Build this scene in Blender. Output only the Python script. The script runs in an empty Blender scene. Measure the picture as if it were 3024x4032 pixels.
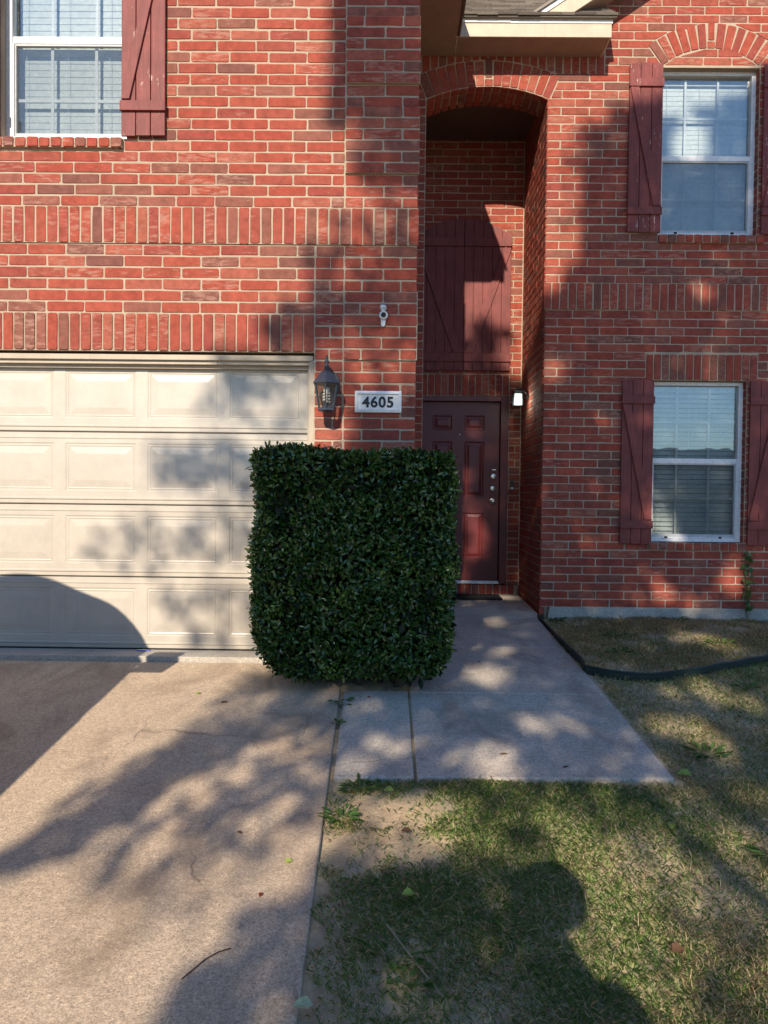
import bpy, math, random
import numpy as np
from mathutils import Vector, Matrix
R = math.radians
SC = bpy.context.scene
COL = SC.collection

# ------------------------------------------------------------------ camera, sky, sun, exposure
cam_d = bpy.data.cameras.new('camera')
cam_d.sensor_fit = 'VERTICAL'; cam_d.sensor_height = 36.0; cam_d.lens = 27.05
cam_d.clip_start = 0.01; cam_d.clip_end = 2000
cam = bpy.data.objects.new('camera', cam_d); COL.objects.link(cam)
RT = (0.99989608, 0.00932301, 0.01099612)
UP = (-0.01121772, 0.02405938, 0.99964759)
FW = (-0.00905516, 0.99966706, -0.02416146)
cam.matrix_world = Matrix(((RT[0], UP[0], -FW[0], 0), (RT[1], UP[1], -FW[1], 0), (RT[2], UP[2], -FW[2], 1.17), (0, 0, 0, 1)))
SC.camera = cam
AZ, EL = R(11), R(28)                       # the sun stands behind the photographer, a little to the left
world = bpy.data.worlds.new('World'); SC.world = world; world.use_nodes = True
wn = world.node_tree.nodes; wl = world.node_tree.links
bg = wn['Background']; sky = wn.new('ShaderNodeTexSky'); sky.sky_type = 'NISHITA'
sky.sun_disc = False; sky.sun_elevation = EL; sky.sun_rotation = R(191); sky.dust_density = 0.0; sky.ozone_density = 5.5
wl.new(sky.outputs[0], bg.inputs[0]); bg.inputs[1].default_value = 0.15
sun_d = bpy.data.lights.new('sun', 'SUN'); sun_d.energy = 5.0; sun_d.angle = R(0.5); sun_d.color = (1.0, 0.87, 0.70)
sun = bpy.data.objects.new('sun', sun_d); COL.objects.link(sun)
to_sun = Vector((-math.sin(AZ) * math.cos(EL), -math.cos(AZ) * math.cos(EL), math.sin(EL)))
sun.rotation_euler = to_sun.to_track_quat('Z', 'Y').to_euler(); sun.location = (-3, -12, 9)
SC.view_settings.view_transform = 'Standard'; SC.view_settings.look = 'None'
SC.view_settings.gamma = 1.0; SC.view_settings.exposure = 0.41
try:
    SC.cycles.max_bounces = 8; SC.cycles.transparent_max_bounces = 12; SC.cycles.caustics_reflective = False
except Exception: pass

# ------------------------------------------------------------------ helpers
def setp(o, label=None, cat=None, group=None, kind=None):
    if label: o['label'] = label
    if cat: o['category'] = cat
    if group: o['group'] = group
    if kind: o['kind'] = kind
    return o
def adopt(o, p):
    o.parent = p
    if p.type == 'EMPTY': o.matrix_parent_inverse = Matrix.Translation(-p.location)
def thing(name, loc, label, cat, group=None):
    e = bpy.data.objects.new(name, None); COL.objects.link(e); e.location = loc; e.empty_display_size = 0.2
    return setp(e, label, cat, group)
class MB:
    def __init__(s): s.v = []; s.f = []; s.m = []
    def add(s, vs, fs, m=0):
        b = len(s.v); s.v += [tuple(p) for p in vs]
        for f in fs: s.f.append(tuple(i + b for i in f)); s.m.append(m)
    def box(s, a, b, m=0):
        x0, y0, z0 = a; x1, y1, z1 = b
        s.add([(x0,y0,z0),(x1,y0,z0),(x1,y1,z0),(x0,y1,z0),(x0,y0,z1),(x1,y0,z1),(x1,y1,z1),(x0,y1,z1)],
              [(0,3,2,1),(4,5,6,7),(0,1,5,4),(1,2,6,5),(2,3,7,6),(3,0,4,7)], m)
    def prism(s, poly, fr, n0, n1, m=0):
        k = len(poly)
        vs = [fr(u, v, n0) for u, v in poly] + [fr(u, v, n1) for u, v in poly]
        s.add(vs, [tuple(reversed(range(k))), tuple(range(k, 2*k))] + [(i, (i+1) % k, k+(i+1) % k, k+i) for i in range(k)], m)
    def lathe(s, prof, c, seg=16, axis='Z', m=0, rot=0.0):
        vs = []
        for r, h in prof:
            for i in range(seg):
                a = 2*math.pi*i/seg + rot; x, y = r*math.cos(a), r*math.sin(a)
                vs.append({'Z': (c[0]+x, c[1]+y, c[2]+h), 'Y': (c[0]+x, c[1]-h, c[2]+y), 'X': (c[0]-h, c[1]+x, c[2]+y)}[axis])
        fs = []
        for j in range(len(prof)-1):
            for i in range(seg):
                q = (i+1) % seg; fs.append((j*seg+i, j*seg+q, (j+1)*seg+q, (j+1)*seg+i))
        fs.append(tuple(reversed(range(seg)))); fs.append(tuple((len(prof)-1)*seg+i for i in range(seg)))
        s.add(vs, fs, m)
    def tube(s, pts, rad, seg=6, m=0):
        pts = [Vector(p) for p in pts]; vs = []; fs = []
        for k, p in enumerate(pts):
            d = (pts[min(k+1, len(pts)-1)] - pts[max(k-1, 0)]).normalized()
            a = d.cross(Vector((0, 0, 1)) if abs(d.z) < .9 else Vector((1, 0, 0))).normalized(); b = d.cross(a)
            r = rad[k] if isinstance(rad, (list, tuple)) else rad
            for i in range(seg):
                t = 2*math.pi*i/seg; vs.append(p + a*r*math.cos(t) + b*r*math.sin(t))
        for k in range(len(pts)-1):
            for i in range(seg):
                q = (i+1) % seg; fs.append((k*seg+i, k*seg+q, (k+1)*seg+q, (k+1)*seg+i))
        fs.append(tuple(range(seg))); fs.append(tuple((len(pts)-1)*seg+i for i in reversed(range(seg))))
        s.add(vs, fs, m)
    def build(s, name, mats, parent=None, label=None, bevel=0, smooth=False, fix=True):
        me = bpy.data.meshes.new(name); me.from_pydata(s.v, [], s.f)
        if not isinstance(mats, (list, tuple)): mats = [mats]
        for x in mats: me.materials.append(x)
        me.polygons.foreach_set('material_index', s.m)
        if fix:
            import bmesh
            bm = bmesh.new(); bm.from_mesh(me); bmesh.ops.recalc_face_normals(bm, faces=bm.faces); bm.to_mesh(me); bm.free()
        if smooth: me.polygons.foreach_set('use_smooth', [True]*len(me.polygons))
        me.update()
        o = bpy.data.objects.new(name, me); COL.objects.link(o)
        if bevel:
            b = o.modifiers.new('bevel', 'BEVEL'); b.width = bevel; b.segments = 2; b.limit_method = 'ANGLE'
        if parent: adopt(o, parent)
        if label: o['label'] = label
        return o
def frame(O, U, V, N):
    O, U, V, N = map(Vector, (O, U, V, N))
    return lambda u, v, n=0.0: O + U*u + V*v + N*n
def wallY(Y): return frame((0, Y, 0), (1, 0, 0), (0, 0, 1), (0, -1, 0))

# ------------------------------------------------------------------ materials
class NT:
    def __init__(s, name, rough=.7, spec=.3):
        s.mat = bpy.data.materials.new(name); s.mat.use_nodes = True
        s.t = s.mat.node_tree; s.bsdf = s.t.nodes['Principled BSDF']; s.out = s.t.nodes['Material Output']
        s.bsdf.inputs['Roughness'].default_value = rough; s.bsdf.inputs['Specular IOR Level'].default_value = spec
        s.geo = None
    def n(s, ty, **kw):
        x = s.t.nodes.new('ShaderNode' + ty)
        for k, v in kw.items(): setattr(x, k, v)
        return x
    def l(s, a, b): s.t.links.new(a, b)
    def put(s, inp, v):
        if hasattr(v, 'is_linked') or isinstance(v, bpy.types.NodeSocket): s.l(v, inp)
        else: inp.default_value = v
    def g(s):
        if not s.geo: s.geo = s.n('NewGeometry')
        return s.geo
    def pos(s): return s.g().outputs['Position']
    def rnd(s): return s.g().outputs['Random Per Island']
    def math(s, op, a, b=0.0, c=None):
        x = s.n('Math', operation=op); s.put(x.inputs[0], a); s.put(x.inputs[1], b)
        if c is not None: s.put(x.inputs[2], c)
        return x.outputs[0]
    def vscale(s, vec, sc, off=None):
        x = s.n('VectorMath', operation='MULTIPLY_ADD'); s.put(x.inputs[0], vec); x.inputs[1].default_value = sc
        if off is not None: s.put(x.inputs[2], off)
        return x.outputs[0]
    def noise(s, vec, scale, detail=4, rough=.6, dist=0.0):
        x = s.n('TexNoise'); s.l(vec, x.inputs['Vector']); x.inputs['Scale'].default_value = scale
        x.inputs['Detail'].default_value = detail; x.inputs['Roughness'].default_value = rough; x.inputs['Distortion'].default_value = dist
        return x.outputs[0]
    def vor(s, vec, scale, feature='F1'):
        x = s.n('TexVoronoi', feature=feature); s.l(vec, x.inputs['Vector']); x.inputs['Scale'].default_value = scale
        return x.outputs['Distance']
    def ramp(s, fac, stops, interp='LINEAR'):
        x = s.n('ValToRGB'); x.color_ramp.interpolation = interp; e = x.color_ramp.elements
        while len(e) > 1: e.remove(e[-1])
        for i, (p, c) in enumerate(stops):
            if not isinstance(c, (tuple, list)): c = (c, c, c)
            q = e[0] if i == 0 else e.new(p)
            q.position = p; q.color = (*c, 1)
        s.put(x.inputs[0], fac); return x.outputs[0]
    def mix(s, fac, a, b, mode='MIX'):
        x = s.n('Mix', data_type='RGBA', blend_type=mode); x.clamp_factor = True
        s.put(x.inputs[0], fac)
        for i, v in ((6, a), (7, b)):
            if isinstance(v, (tuple, list)): x.inputs[i].default_value = (*v, 1) if len(v) == 3 else v
            else: s.l(v, x.inputs[i])
        return x.outputs[2]
    def col(s, c):
        if isinstance(c, (tuple, list)): s.bsdf.inputs['Base Color'].default_value = (*c, 1)
        else: s.l(c, s.bsdf.inputs['Base Color'])
    def bump(s, h, strength=.3, dist=.01):
        x = s.n('Bump'); x.inputs['Strength'].default_value = strength; x.inputs['Distance'].default_value = dist
        s.l(h, x.inputs['Height']); s.l(x.outputs[0], s.bsdf.inputs['Normal'])

def m_brick():
    k = NT('fired_brick', .85, .2); r = k.rnd()
    p = k.vscale(k.pos(), (1, 1, 1), k.math('MULTIPLY', r, 61.0))
    base = k.ramp(r, [(0, (.325,.074,.047)), (.2, (.31,.066,.042)), (.38, (.29,.070,.048)), (.5, (.33,.094,.062)), (.6, (.27,.062,.046)),
                      (.72, (.225,.084,.060)), (.8, (.255,.092,.066)), (.86, (.30,.074,.050)), (.965, (.19,.074,.057))], 'CONSTANT')
    mott = k.ramp(k.noise(p, 16, 6, .7), [(.3, .70), (.7, 1.2)])
    c = k.mix(1.0, base, mott, 'MULTIPLY')
    r2 = k.math('FRACT', k.math('MULTIPLY', r, 17.37))
    sm = k.noise(k.vscale(p, (7, 7, 30)), 1.6, 7, .72)
    thr = k.math('MULTIPLY_ADD', k.math('POWER', r2, 1.5), .215, k.math('SUBTRACT', sm, .68))
    c = k.mix(k.math('MULTIPLY', k.ramp(thr, [(.0, 0), (.11, 1)]), .55), c, (.42,.235,.175))
    fl = k.ramp(k.noise(p, 75, 3, .6), [(.68, 0), (.74, 1)])
    c = k.mix(k.math('MULTIPLY', fl, .35), c, (.52,.37,.28))
    dk = k.ramp(k.noise(p, 48, 4, .7), [(.27, 1), (.36, 0)])
    c = k.mix(k.math('MULTIPLY', dk, .55), c, (.10,.03,.026))
    k.col(c)
    k.bump(k.math('ADD', k.noise(k.vscale(p, (40, 40, 90)), 1.0, 5, .7), k.noise(p, 220, 2)), .45, .004)
    return k.mat
def m_mortar():
    k = NT('sandy_mortar', .95, .1); p = k.pos()
    c = k.ramp(k.noise(p, 5, 6, .7), [(.3, (.37,.29,.215)), (.7, (.47,.375,.28))])
    c = k.mix(k.math('MULTIPLY', k.ramp(k.noise(p, 160, 2), [(.35, 1), (.5, 0)]), .4), c, (.35,.27,.20))
    k.col(c); k.bump(k.noise(p, 140, 4, .7), .6, .006); return k.mat
def m_concrete(name, a, b, stain, spots=.5):
    k = NT(name, .9, .2); p = k.pos()
    c = k.mix(k.ramp(k.noise(p, 1.1, 8, .72), [(.35, 0), (.65, 1)]), a, b)
    sp = k.ramp(k.noise(p, 130, 3, .8), [(.30, .50), (.5, 1.0), (.70, 1.42)])
    c = k.mix(1.0, c, sp, 'MULTIPLY')
    sp2 = k.ramp(k.noise(p, 48, 4, .7), [(.3, .78), (.7, 1.2)])
    c = k.mix(1.0, c, sp2, 'MULTIPLY')
    st = k.ramp(k.noise(k.vscale(p, (1, .6, 1)), 2.1, 7, .72, .6), [(.47, 0), (.66, 1)])
    c = k.mix(k.math('MULTIPLY', st, spots), c, stain)
    wn_ = k.n('TexNoise'); k.l(p, wn_.inputs['Vector']); wn_.inputs['Scale'].default_value = 3.0; wn_.inputs['Detail'].default_value = 6
    wv = k.n('VectorMath', operation='MULTIPLY_ADD'); k.l(wn_.outputs[1], wv.inputs[0]); wv.inputs[1].default_value = (.35, .35, 0); k.l(p, wv.inputs[2])
    hair = k.ramp(k.vor(wv.outputs[0], .42, 'DISTANCE_TO_EDGE'), [(.0008, 1), (.0026, 0)])
    hair = k.math('MULTIPLY', hair, k.ramp(k.noise(p, .9, 2), [(.50, 0), (.58, 1)]))
    c = k.mix(k.math('MULTIPLY', hair, .6), c, (.09,.07,.055))
    pb = k.ramp(k.vor(p, 60), [(.10, 1), (.2, 0)])
    keep = k.math('GREATER_THAN', k.noise(p, 23, 1), .57)
    c = k.mix(k.math('MULTIPLY', k.math('MULTIPLY', pb, keep), .5), c, (.62,.56,.47))
    pit = k.ramp(k.vor(k.vscale(p, (1, 1, 1), k.math('ADD', 3.3, 0)), 44), [(.06, 1), (.13, 0)])
    c = k.mix(k.math('MULTIPLY', k.math('MULTIPLY', pit, k.math('GREATER_THAN', k.noise(p, 17, 1), .56)), .6), c, (.11,.09,.07))
    k.col(c); k.bump(k.math('ADD', k.noise(p, 150, 4, .75), k.noise(p, 40, 3)), .55, .006); return k.mat
def m_paint(name, c0, rough=.45, grain=0.0, peel=0.0, spec=.4, dirt=.12):
    k = NT(name, rough, spec); p = k.pos(); r = k.rnd()
    q = k.vscale(p, (1, 1, 1), k.math('MULTIPLY', r, 23.0))
    c = k.mix(1.0, c0, k.ramp(k.noise(p, 7, 6, .7), [(.3, 1-dirt), (.7, 1+dirt)]), 'MULTIPLY')
    h = k.noise(p, 90, 3)
    if grain:
        gn = k.noise(k.vscale(q, (70, 70, 3.2)), 1.0, 6, .7)
        c = k.mix(1.0, c, k.ramp(gn, [(.3, 1-grain), (.7, 1+grain)]), 'MULTIPLY')
        h = gn
        kn = k.ramp(k.vor(k.vscale(q, (9, 9, 2.2)), 1.0), [(.04, 1), (.07, 0)])
        c = k.mix(k.math('MULTIPLY', kn, .45), c, (.03,.012,.012))
    if peel:
        pn = k.noise(k.vscale(q, (46, 46, 10)), 1.0, 6, .75); big = k.noise(q, 3.0, 2)
        f = k.ramp(k.math('ADD', pn, k.math('MULTIPLY', big, .35)), [(.90-peel, 0), (.94-peel, 1)])
        c = k.mix(f, c, (.55,.42,.36))
    k.col(c); k.bump(h, .25, .003); return k.mat
def m_simple(name, c, rough=.5, spec=.4, metal=0.0, bump=0.0):
    k = NT(name, rough, spec); p = k.pos()
    k.col(k.mix(1.0, c, k.ramp(k.noise(p, 30, 4, .7), [(.3, .86), (.7, 1.12)]), 'MULTIPLY'))
    k.bsdf.inputs['Metallic'].default_value = metal
    if bump: k.bump(k.noise(p, 120, 3), bump, .003)
    return k.mat
def m_glass(name, tint=(.92,.95,.95), boost=2.9):
    k = NT(name); t = k.n('BsdfTransparent'); t.inputs[0].default_value = (*tint, 1)
    g = k.n('BsdfGlossy'); g.inputs['Roughness'].default_value = .015
    wav = k.n('Bump'); wav.inputs['Strength'].default_value = .05; wav.inputs['Distance'].default_value = .02
    k.l(k.noise(k.pos(), 3.0, 2), wav.inputs['Height']); k.l(wav.outputs[0], g.inputs['Normal'])
    f = k.n('Fresnel'); f.inputs[0].default_value = 1.5
    x = k.n('MixShader'); k.l(k.math('MULTIPLY', f.outputs[0], boost), x.inputs[0]); k.l(t.outputs[0], x.inputs[1]); k.l(g.outputs[0], x.inputs[2])
    k.l(x.outputs[0], k.out.inputs[0]); return k.mat
def m_screen():
    k = NT('insect_mesh'); t = k.n('BsdfTransparent'); d = k.n('BsdfDiffuse'); d.inputs[0].default_value = (.10,.11,.12,1)
    x = k.n('MixShader'); x.inputs[0].default_value = .22; k.l(t.outputs[0], x.inputs[1]); k.l(d.outputs[0], x.inputs[2])
    k.l(x.outputs[0], k.out.inputs[0]); return k.mat
def m_leaf(name, stops, rough=.35, spec=.5, trans=.25):
    k = NT(name, rough, spec); c = k.ramp(k.rnd(), stops)
    c = k.mix(1.0, c, k.ramp(k.noise(k.pos(), 60, 2), [(.3, .8), (.7, 1.2)]), 'MULTIPLY')
    k.col(c)
    tr = k.n('BsdfTranslucent'); k.l(c, tr.inputs[0]); x = k.n('MixShader'); x.inputs[0].default_value = trans
    k.l(k.bsdf.outputs[0], x.inputs[1]); k.l(tr.outputs[0], x.inputs[2]); k.l(x.outputs[0], k.out.inputs[0]); return k.mat
def m_soil():
    k = NT('lawn_soil', .95, .1); p = k.pos()
    c = k.ramp(k.noise(p, 9, 7, .7), [(.25, (.27,.20,.13)), (.5, (.46,.365,.23)), (.72, (.62,.52,.34))])
    st = k.ramp(k.noise(k.vscale(p, (18, 60, 30)), 1.3, 4, .7, 1.5), [(.56, 0), (.66, 1)])
    c = k.mix(k.math('MULTIPLY', st, .6), c, (.40,.31,.19))
    sep = k.n('SeparateXYZ'); k.l(p, sep.inputs[0])
    dx = k.math('DIVIDE', k.math('SUBTRACT', sep.outputs[0], -.02), .30); dy = k.math('DIVIDE', k.math('SUBTRACT', sep.outputs[1], 3.26), .36)
    d = k.math('ADD', k.math('MULTIPLY', dx, dx), k.math('MULTIPLY', dy, dy))
    d = k.math('ADD', d, k.math('MULTIPLY_ADD', k.noise(p, 8, 6, .7), 2.4, -1.2))
    cr = k.ramp(k.vor(p, 11, 'DISTANCE_TO_EDGE'), [(.0, .72), (.025, 1)])
    bare = k.mix(1.0, k.ramp(k.noise(p, 14, 6, .7), [(.3, (.44,.315,.19)), (.7, (.60,.455,.295))]), cr, 'MULTIPLY')
    c = k.mix(k.ramp(d, [(.45, 1), (1.6, 0)]), c, bare)
    k.col(c); k.bump(k.math('ADD', k.noise(p, 60, 5, .7), k.noise(p, 14, 4)), .8, .012); return k.mat
def m_shingle():
    k = NT('asphalt_shingle', .95, .15); p = k.pos(); r = k.rnd()
    c = k.ramp(r, [(0, (.16,.135,.115)), (.4, (.23,.20,.17)), (.7, (.30,.26,.22)), (1, (.13,.11,.10))])
    c = k.mix(1.0, c, k.ramp(k.noise(p, 170, 3, .8), [(.3, .6), (.7, 1.35)]), 'MULTIPLY')
    k.col(c); k.bump(k.noise(p, 200, 2), .4, .003); return k.mat
def m_glow(name, c, e):
    k = NT(name, .4, .4); k.col((.7,.75,.72)); k.bsdf.inputs['Emission Color'].default_value = (*c, 1)
    sep = k.n('SeparateXYZ'); k.l(k.pos(), sep.inputs[0])
    k.l(k.math('MULTIPLY', k.ramp(k.math('MULTIPLY_ADD', sep.outputs[2], 1/.146, -2.145/.146), [(0, 1.0), (.45, .55), (.62, .12), (1, .03)]), e), k.bsdf.inputs['Emission Strength']); return k.mat

BRICK = m_brick(); MORT = m_mortar()
DRIVE = m_concrete('driveway_concrete', (.49,.375,.265), (.59,.46,.33), (.275,.20,.14), .7)
WALK = m_concrete('walk_concrete', (.45,.385,.315), (.58,.505,.415), (.25,.21,.17), .75)
FOUND = m_concrete('foundation_concrete', (.40,.37,.32), (.50,.45,.39), (.25,.22,.18), .5)
MAROON = m_paint('maroon_wood_paint', (.185,.045,.040), .55, .26, 0.0, .3, .22)
MAROON_PEEL = m_paint('peeling_maroon_paint', (.185,.045,.040), .6, .26, .085, .3, .22)
DOORRED = m_paint('maroon_door_paint', (.15,.024,.024), .38, .06, 0, .45)
DOORBEIGE = m_paint('beige_door_paint', (.485,.435,.365), .32, 0, 0, .5, .08)
TRIM = m_paint('tan_trim_paint', (.42,.35,.27), .5, .06, 0, .4)
CREAM = m_paint('cream_trim_paint', (.515,.41,.305), .5, .05, 0, .4)
SOFFIT = m_paint('tan_soffit_paint', (.33,.22,.16), .6, 0, 0, .3)
WHITE = m_simple('white_vinyl', (.72,.72,.72), .35, .5)
BLIND = m_simple('white_blind_slat', (.80,.83,.82), .5, .3)
GLASS = m_glass('window_glass'); SCREEN = m_screen()
GRILLE = m_simple('white_grille', (.90,.90,.90), .4, .4)
DARK = m_simple('dark_room', (.035,.035,.04), .9, .1)
LAMPMETAL = m_simple('blue_black_lamp_metal', (.035,.042,.06), .38, .5)
BLACKMETAL = m_simple('black_metal', (.012,.012,.014), .4, .5)
CHROME = m_simple('satin_nickel', (.62,.60,.56), .28, .5, 1.0)
ALU = m_simple('brushed_aluminium', (.60,.59,.57), .35, .5, 1.0)
RUBBER = m_simple('black_rubber', (.012,.013,.016), .85, .2, 0, .5)
SHINGLE = m_shingle(); SOIL = m_soil()
EDGING = m_simple('dark_green_plastic', (.008,.022,.020), .5, .4)
PLAQUE = m_simple('white_cast_plaque', (.80,.79,.77), .5, .4)
DIGIT = m_simple('black_digit_paint', (.012,.014,.02), .45, .4)
CLEAR = m_glass('lantern_glass', (.80,.80,.78), 1.3)
BULB = m_simple('white_bulb_glass', (.75,.72,.66), .35, .5)
# ------------------------------------------------------------------ brickwork
rng = random.Random(7)
def inset(poly, d):
    k = len(poly); out = []
    for i in range(k):
        p0, p1, p2 = poly[i-1], poly[i], poly[(i+1) % k]
        def ln(a, b):
            dx, dy = b[0]-a[0], b[1]-a[1]; L = math.hypot(dx, dy) or 1e-9
            return (a[0]-dy/L*d, a[1]+dx/L*d, dx, dy)
        x1, y1, dx1, dy1 = ln(p0, p1); x2, y2, dx2, dy2 = ln(p1, p2)
        den = dx1*dy2-dy1*dx2
        if abs(den) < 1e-9: out.append((x2, y2)); continue
        t = ((x2-x1)*dy2-(y2-y1)*dx2)/den; out.append((x1+dx1*t, y1+dy1*t))
    return out
def brick(mb, fr, poly, proud=0.0, depth=.05, gap=.0055):
    """one fired brick: a slightly crooked, soft-edged block standing in the mortar (poly counter-clockwise)"""
    a = sum(poly[i-1][0]*poly[i][1]-poly[i][0]*poly[i-1][1] for i in range(len(poly)))/2
    if a < 0: poly = poly[::-1]
    if abs(a) < .0007: return
    g = gap + rng.uniform(-.0012, .0016)
    q = inset(poly, g); ou = rng.uniform(-.0013, .0013); ov = rng.uniform(-.0013, .0013)
    k = len(q); line = []
    for i in range(k):
        p1, p2 = q[i], q[(i+1) % k]; L = math.hypot(p2[0]-p1[0], p2[1]-p1[1])
        if L < .012: line.append(p1); continue
        c = min(.006+rng.uniform(-.003, .004), L*.3)/L
        ts = [c, 1-c] if L < .05 else [c, .3+rng.uniform(-.08, .08), .68+rng.uniform(-.08, .08), 1-c]
        for t in ts:
            j = rng.uniform(-.0016, .0012)
            nx, ny = -(p2[1]-p1[1])/L, (p2[0]-p1[0])/L
            line.append((p1[0]+(p2[0]-p1[0])*t+nx*j+ou, p1[1]+(p2[1]-p1[1])*t+ny*j+ov))
    m = len(line); cx = sum(p[0] for p in line)/m; cy = sum(p[1] for p in line)/m
    n0 = proud + rng.uniform(-.0012, .0018); tx = rng.uniform(-.006, .006); ty = rng.uniform(-.018, .018)
    def lay(sc, n): return [fr(cx+(u-cx)*sc[0], cy+(v-cy)*sc[1], n+(u-cx)*tx+(v-cy)*ty) for u, v in line]
    w = max(abs(p[0]-cx) for p in line); h = max(abs(p[1]-cy) for p in line)
    s1 = (1-.0035/w, 1-.0035/h)
    vs = lay((1, 1), n0-depth) + lay((1, 1), n0-.0035) + lay(s1, n0)
    fs = [tuple(range(2*m, 3*m))]
    for r in (0, 1):
        for i in range(m): j = (i+1) % m; fs.append((r*m+i, r*m+j, (r+1)*m+j, (r+1)*m+i))
    mb.add(vs, fs, 1)
def sub(iv, cut):
    out = []
    for a, b in iv:
        for_c = [(a, b)]
        for c, d in cut:
            nx = []
            for x, y in for_c:
                if d <= x or c >= y: nx.append((x, y)); continue
                if c > x: nx.append((x, c))
                if d < y: nx.append((d, y))
            for_c = nx
        out += for_c
    return out
class Rect:
    def __init__(s, u0, u1, v0, v1): s.a = (u0, u1, v0, v1)
    def cut(s, v): return [(s.a[0], s.a[1])] if s.a[2] < v < s.a[3] else []
class Ring:
    def __init__(s, cu, cv, r0, r1, half): s.c = (cu, cv); s.r0 = r0; s.r1 = r1; s.h = half
    def cut(s, v):
        cu, cv = s.c; d = v-cv
        if d <= 0 or d >= s.r1: return []
        o = min(math.sqrt(s.r1**2-d*d), d*math.tan(s.h)); i = math.sqrt(s.r0**2-d*d) if d < s.r0 else 0
        if o <= i: return []
        return [(cu-o, cu+o)] if i == 0 else [(cu-o, cu-i), (cu+i, cu+o)]
class ArchHole:
    def __init__(s, u0, u1, v0, cu, cv, r): s.u = (u0, u1); s.v0 = v0; s.c = (cu, cv); s.r = r
    def cut(s, v):
        if v < s.v0: return []
        d = v-s.c[1]; half = math.sqrt(max(0, s.r**2-d*d)) if d > 0 else 9
        a, b = max(s.u[0], s.c[0]-half), min(s.u[1], s.c[0]+half)
        return [(a, b)] if b > a and d < s.r else []
def courses(mb, fr, u0, u1, v0, v1, cuts=(), L=.275, H=.081, proud=0.0, first=.1375, phase=0, top=None):
    n = max(1, round((v1-v0)/H)); H = (v1-v0)/n
    for k in range(n):
        a, b = v0+k*H, v0+(k+1)*H; m = (a+b)/2
        row = []; u = u0 - (0 if (k+phase) % 2 else L-first) + rng.uniform(-.006, .006)
        while u < u1:
            row.append((max(u, u0), min(u+L, u1))); u += L
        cm = [c for h in cuts for c in h.cut(m)]
        es = [e for c in cm for e in c] + [u0, u1]
        js = [row[0][0]] + [y for _, y in row]
        js = [q for i_, q in enumerate(js) if i_ in (0, len(js)-1) or not any(0 < abs(q-e) < .062 for e in es)]
        row = list(zip(js, js[1:]))
        for x, y in row:
            if y-x < .03: continue
            for p, q in sub([(x, y)], cm):
                if q-p < .032: continue
                if top and top((p+q)/2) < m: continue
                pa, qa, pb, qb = p, q, p, q
                ca = [c for h in cuts for c in h.cut(m if isinstance(h, Rect) else a+.004)]
                cb = [c for h in cuts for c in h.cut(m if isinstance(h, Rect) else b-.004)]
                ia = [z for z in sub([(x, y)], ca) if z[0] < q and z[1] > p]; ib = [z for z in sub([(x, y)], cb) if z[0] < q and z[1] > p]
                if p > x+1e-6 or q < y-1e-6:
                    if len(ia) == 1: pa, qa = max(ia[0][0], x), min(ia[0][1], y)
                    if len(ib) == 1: pb, qb = max(ib[0][0], x), min(ib[0][1], y)
                if qa-pa < .008 or qb-pb < .008:
                    pa, qa, pb, qb = p, q, p, q
                brick(mb, fr, [(pa, a), (qa, a), (qb, b), (pb, b)], proud)
def soldiers(mb, fr, u0, u1, v0, v1, pitch=.0803, proud=0.0, bottom=None, depth=.05, cuts=()):
    n = round((u1-u0)/pitch); p = (u1-u0)/n
    for i in range(n):
        a, b = u0+i*p, u0+(i+1)*p
        if any(a < d and b > c for h in cuts for c, d in h.cut((v0+v1)/2)): continue
        ba = max(v0, bottom(a)) if bottom else v0; bb = max(v0, bottom(b)) if bottom else v0
        if v1-max(ba, bb) < .03: continue
        brick(mb, fr, [(a, ba), (b, bb), (b, v1), (a, v1)], proud, depth)
def ring(mb, fr, cu, cv, r0, r1, half, pitch=.083, proud=0.0, base=0.0, depth=.1, key=True):
    n = max(3, round(2*half*(r0+.06)/pitch)); n += 1-n % 2
    for i in range(n):
        t0 = math.pi/2+half-2*half*i/n; t1 = math.pi/2+half-2*half*(i+1)/n
        c, s = math.cos, math.sin
        w = .0045/r1
        P = lambda r, t: (cu+r*c(t), cv+r*s(t))
        # straight-sided bricks: as wide at the top as at the bottom, so the joints open upwards
        m = (t0+t1)/2; dx, dy = c(m), s(m); wd = r0*(t0-t1)/2*1.06
        q = lambda r, e: (cu+r*dx+e*(-dy), cv+r*dy+e*dx)
        j = rng.uniform(-.004, .004); rr = r1+j
        if key and i == n//2:
            brick(mb, fr, [q(r0, wd), q(r0, -wd), q(r0+.075, -wd), q(r0+.075, wd)], proud+base, depth)
            brick(mb, fr, [q(r0+.078, wd*.85), q(r0+.078, -wd*.85), q(r1+.03, -wd*.85), q(r1+.03, wd*.85)], proud+base, depth)
        else: brick(mb, fr, [q(r0, wd), q(r0, -wd), q(rr, -wd*1.08), q(rr, wd*1.08)], proud+base, depth)
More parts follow.
